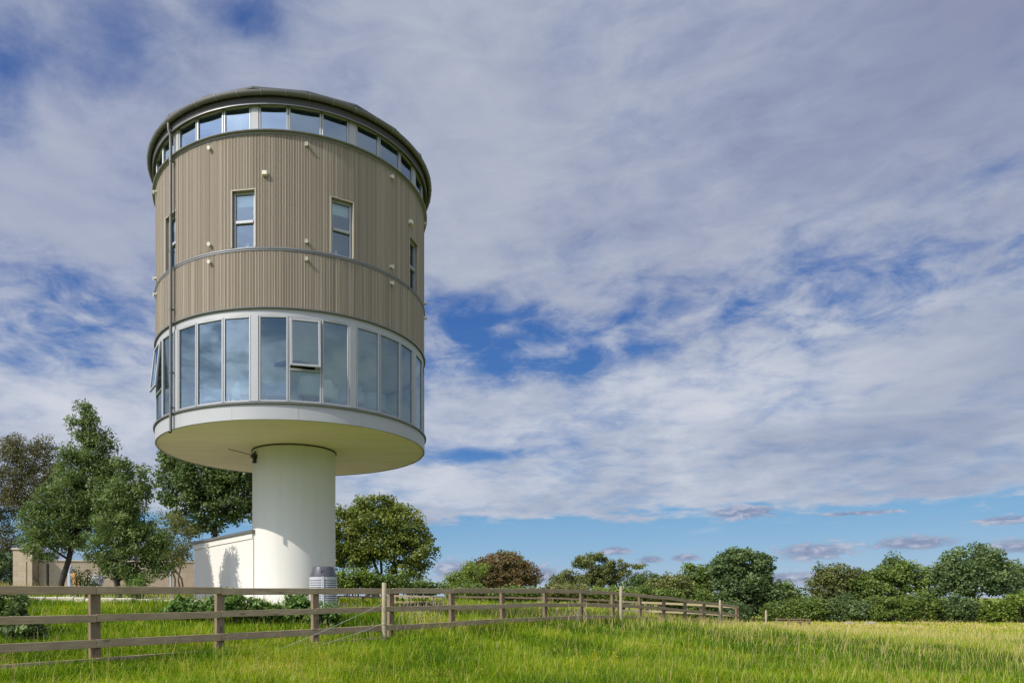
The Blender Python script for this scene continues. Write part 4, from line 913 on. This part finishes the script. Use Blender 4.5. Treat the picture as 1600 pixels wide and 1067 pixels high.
# ------------------------------------------------------------------ grass
def grass():
    def zone(y0, y1, dens, wid, h, xpad=1.0):
        A = (y1**2-y0**2)*.5*1.62; n = int(A*dens); Y = np.sqrt(rng.random(n)*(y1**2-y0**2)+y0**2); X = Y*(-.66+1.60*rng.random(n))
        return X, Y, np.full(n, wid), np.full(n, h)
    zs = [zone(7., 12, 2300, .0062, .19), zone(12, 18, 950, .0095, .21), zone(18, 27, 400, .016, .24), zone(27, 40, 120, .03, .24), zone(40, 62, 60, .055, .16)]
    X = np.concatenate([z[0] for z in zs]); Y = np.concatenate([z[1] for z in zs]); W = np.concatenate([z[2] for z in zs]); H = np.concatenate([z[3] for z in zs])
    # tufts: pull blades together
    tx = np.round(X/.22+rng.normal(size=len(X))*.35)*.22; ty = np.round(Y/.22+rng.normal(size=len(X))*.35)*.22; pull = .35*rng.random(len(X))
    X = X*(1-pull)+tx*pull; Y = Y*(1-pull)+ty*pull
    d_t = np.hypot(X-TC[0], Y-TC[1]); keep = d_t > 1.25
    # added gravel yard behind the edging stays thin
    keep &= ~((((X+5.6)/6.7)**2+((Y-22.6)/5.0)**2 < 1) & (rng.random(len(X)) < .93))
    keep &= ~((np.abs(X-.25) < 1.2) & (Y > 22.6) & (Y < 27.3) & (rng.random(len(X)) < .9))
    X, Y, W, H = X[keep], Y[keep], W[keep], H[keep]; n = len(X)
    n1 = vnoise(X+50, Y, .33, 1); n2 = vnoise(X+20, Y+9, 1.3, 2); n3 = vnoise(X, Y, 3.5, 4)
    # signed distance behind the long fence line (+ = tower side)
    fd = np.array([FDX, FDY])/math.hypot(FDX, FDY); side = (-(X-FX0)*fd[1]+(Y-FY0)*fd[0])
    band = np.exp(-((side-.1)/.6)**2)
    far = np.clip((Y-26)/14, 0, 1)*np.clip((X-9)/6, -.35, 1)
    hh = H*(.35+1.0*n2+.45*n1)*rng.uniform(.5, 1.3, n)*(1+.45*band*np.clip((X+1)/3, 0, 1)-.5*band*np.clip((.5-X)/1.5, 0, 1))
    lush = vnoise(X+7, Y+3, .8, 6)
    tint = .30+.48*(n1-.5)+.28*(n3-.5)+.42*(lush-.5)+rng.normal(size=n)*.2+.16*band*rng.random(n)+.26*far+.14*np.clip((Y-40)/4, 0, 1)*np.clip((X-9)/6, 0, 1)+.08*np.clip((X-4)/10, 0, 1)-.05
    # seed stalks
    st = rng.random(n) < (.006+.06*band*np.clip((X+2)/3, .1, 1)+.03*np.clip((X-2)/12, 0, 1)+.07*np.clip((Y-16)/10, 0, 1)*(Y < 27)); hh = np.where(st, H*rng.uniform(1.1, 2.4, n)**1., hh); W = np.where(st, W*.4, W); tint = np.where(st, rng.uniform(.78, 1., n), tint)
    patch = vnoise(X+33, Y+71, .55, 9)*.6+vnoise(X, Y+5, 1.9, 10)*.4; dry = rng.random(n) < (.04+.35*np.clip((patch-.62)/.2, 0, 1)); tint = np.where(dry & ~st, rng.uniform(.65, .9, n), tint)
    Z = ground(X, Y)
    a = rng.random(n)*2*np.pi; lean = hh*rng.uniform(.2, 1.5, n)*np.where(st, .35, 1.); la = a+rng.normal(size=n)*.8+1.2
    lx, ly = np.cos(la)*lean, np.sin(la)*lean; bx, by = np.cos(a)*W*.5, np.sin(a)*W*.5
    V = np.empty((n, 5, 3)); 
    V[:, 0] = np.c_[X-bx, Y-by, Z-.02]; V[:, 1] = np.c_[X+bx, Y+by, Z-.02]
    mx, my, mz = X+lx*.35, Y+ly*.35, Z+hh*.6
    V[:, 2] = np.c_[mx+bx*.8, my+by*.8, mz]; V[:, 3] = np.c_[mx-bx*.8, my-by*.8, mz]
    V[:, 4] = np.c_[X+lx, Y+ly, Z+hh*np.where(lean > hh*.5, .62, 1.)]
    # seed heads widen towards the tip
    V[st, 2] += np.c_[bx, by, 0*bx][st]*.5; V[st, 3] -= np.c_[bx, by, 0*bx][st]*.5
    b = np.arange(n)*5; Q = np.c_[b, b+1, b+2, b+3]; T = np.c_[b+3, b+2, b+4]
    m_ = leaf_mat('grass_blade', [(0, (.04, .105, .004)), (.25, (.135, .25, .006)), (.5, (.275, .375, .012)), (.7, (.45, .44, .04)), (.85, (.56, .47, .15)), (1, (.60, .49, .25))], .4, .55, .12)
    o = np_mesh('meadow_grass', V.reshape(-1, 3), Q, T, m_, attr={'tint': np.r_[tint, tint].clip(0, 1)})
    tag(o, 'long green meadow grass with straw coloured seed heads', 'grass', kind='stuff')
grass()
def flowers():
    m_ = plain('buttercup_petal', (.75, .55, .02), .5)
    b = MB(); rr = random.Random(21)
    for cx, cy, k in ((2.3, 9.9, 9), (3.1, 11.0, 8), (1.3, 10.3, 5), (-1.2, 9.4, 4), (5.6, 12.5, 6), (.2, 12., 4)):
        for i in range(k):
            x, y = cx+rr.gauss(0, .22), cy+rr.gauss(0, .25); z = gz(x, y)+rr.uniform(.16, .27); r = rr.uniform(.009, .014)
            b.add([(x+r*math.cos(a), y+r*math.sin(a), z+(.006 if q % 2 else 0)) for q, a in enumerate(np.linspace(0, 2*math.pi, 11)[:-1])]+[(x, y, z-.008)], [(q, (q+1) % 10, 10) for q in range(10)])
            b.tube([(x, y, z-.2), (x, y, z-.007)], .0015, 4, False)
    tag(b.build('buttercups', m_), 'tiny yellow buttercups scattered in the near grass', 'flowers', kind='stuff')
flowers()
def stalks():
    # dead seed stalks standing among the weeds and along the hedge
    b = MB(); rr = random.Random(11)
    for i in range(70):
        px = rr.choice((rr.uniform(400, 460), rr.uniform(860, 920), rr.uniform(620, 690))); Y = 15 if px < 500 else (19 if px > 800 else 16.5)
        Y += rr.uniform(-.5, .8); x = PX(px, Y); z = gz(x, Y); h = rr.uniform(.35, .75); l = rr.uniform(-.12, .12)
        b.tube([(x, Y, z), (x+l*.4, Y, z+h*.6), (x+l, Y, z+h*.8), (x+l*1.3, Y, z+h)], [.004, .004, .012, .003], 4, False)
    tag(b.build('dry_stalks', M['stake'], None), 'dry brown seed stalks standing along the fence', 'stalks', kind='stuff')
stalks()
S.cycles.max_bounces = 8; S.cycles.transparent_max_bounces = 16
S.cycles.diffuse_bounces = 5; S.cycles.glossy_bounces = 4
S.cycles.use_denoising = True
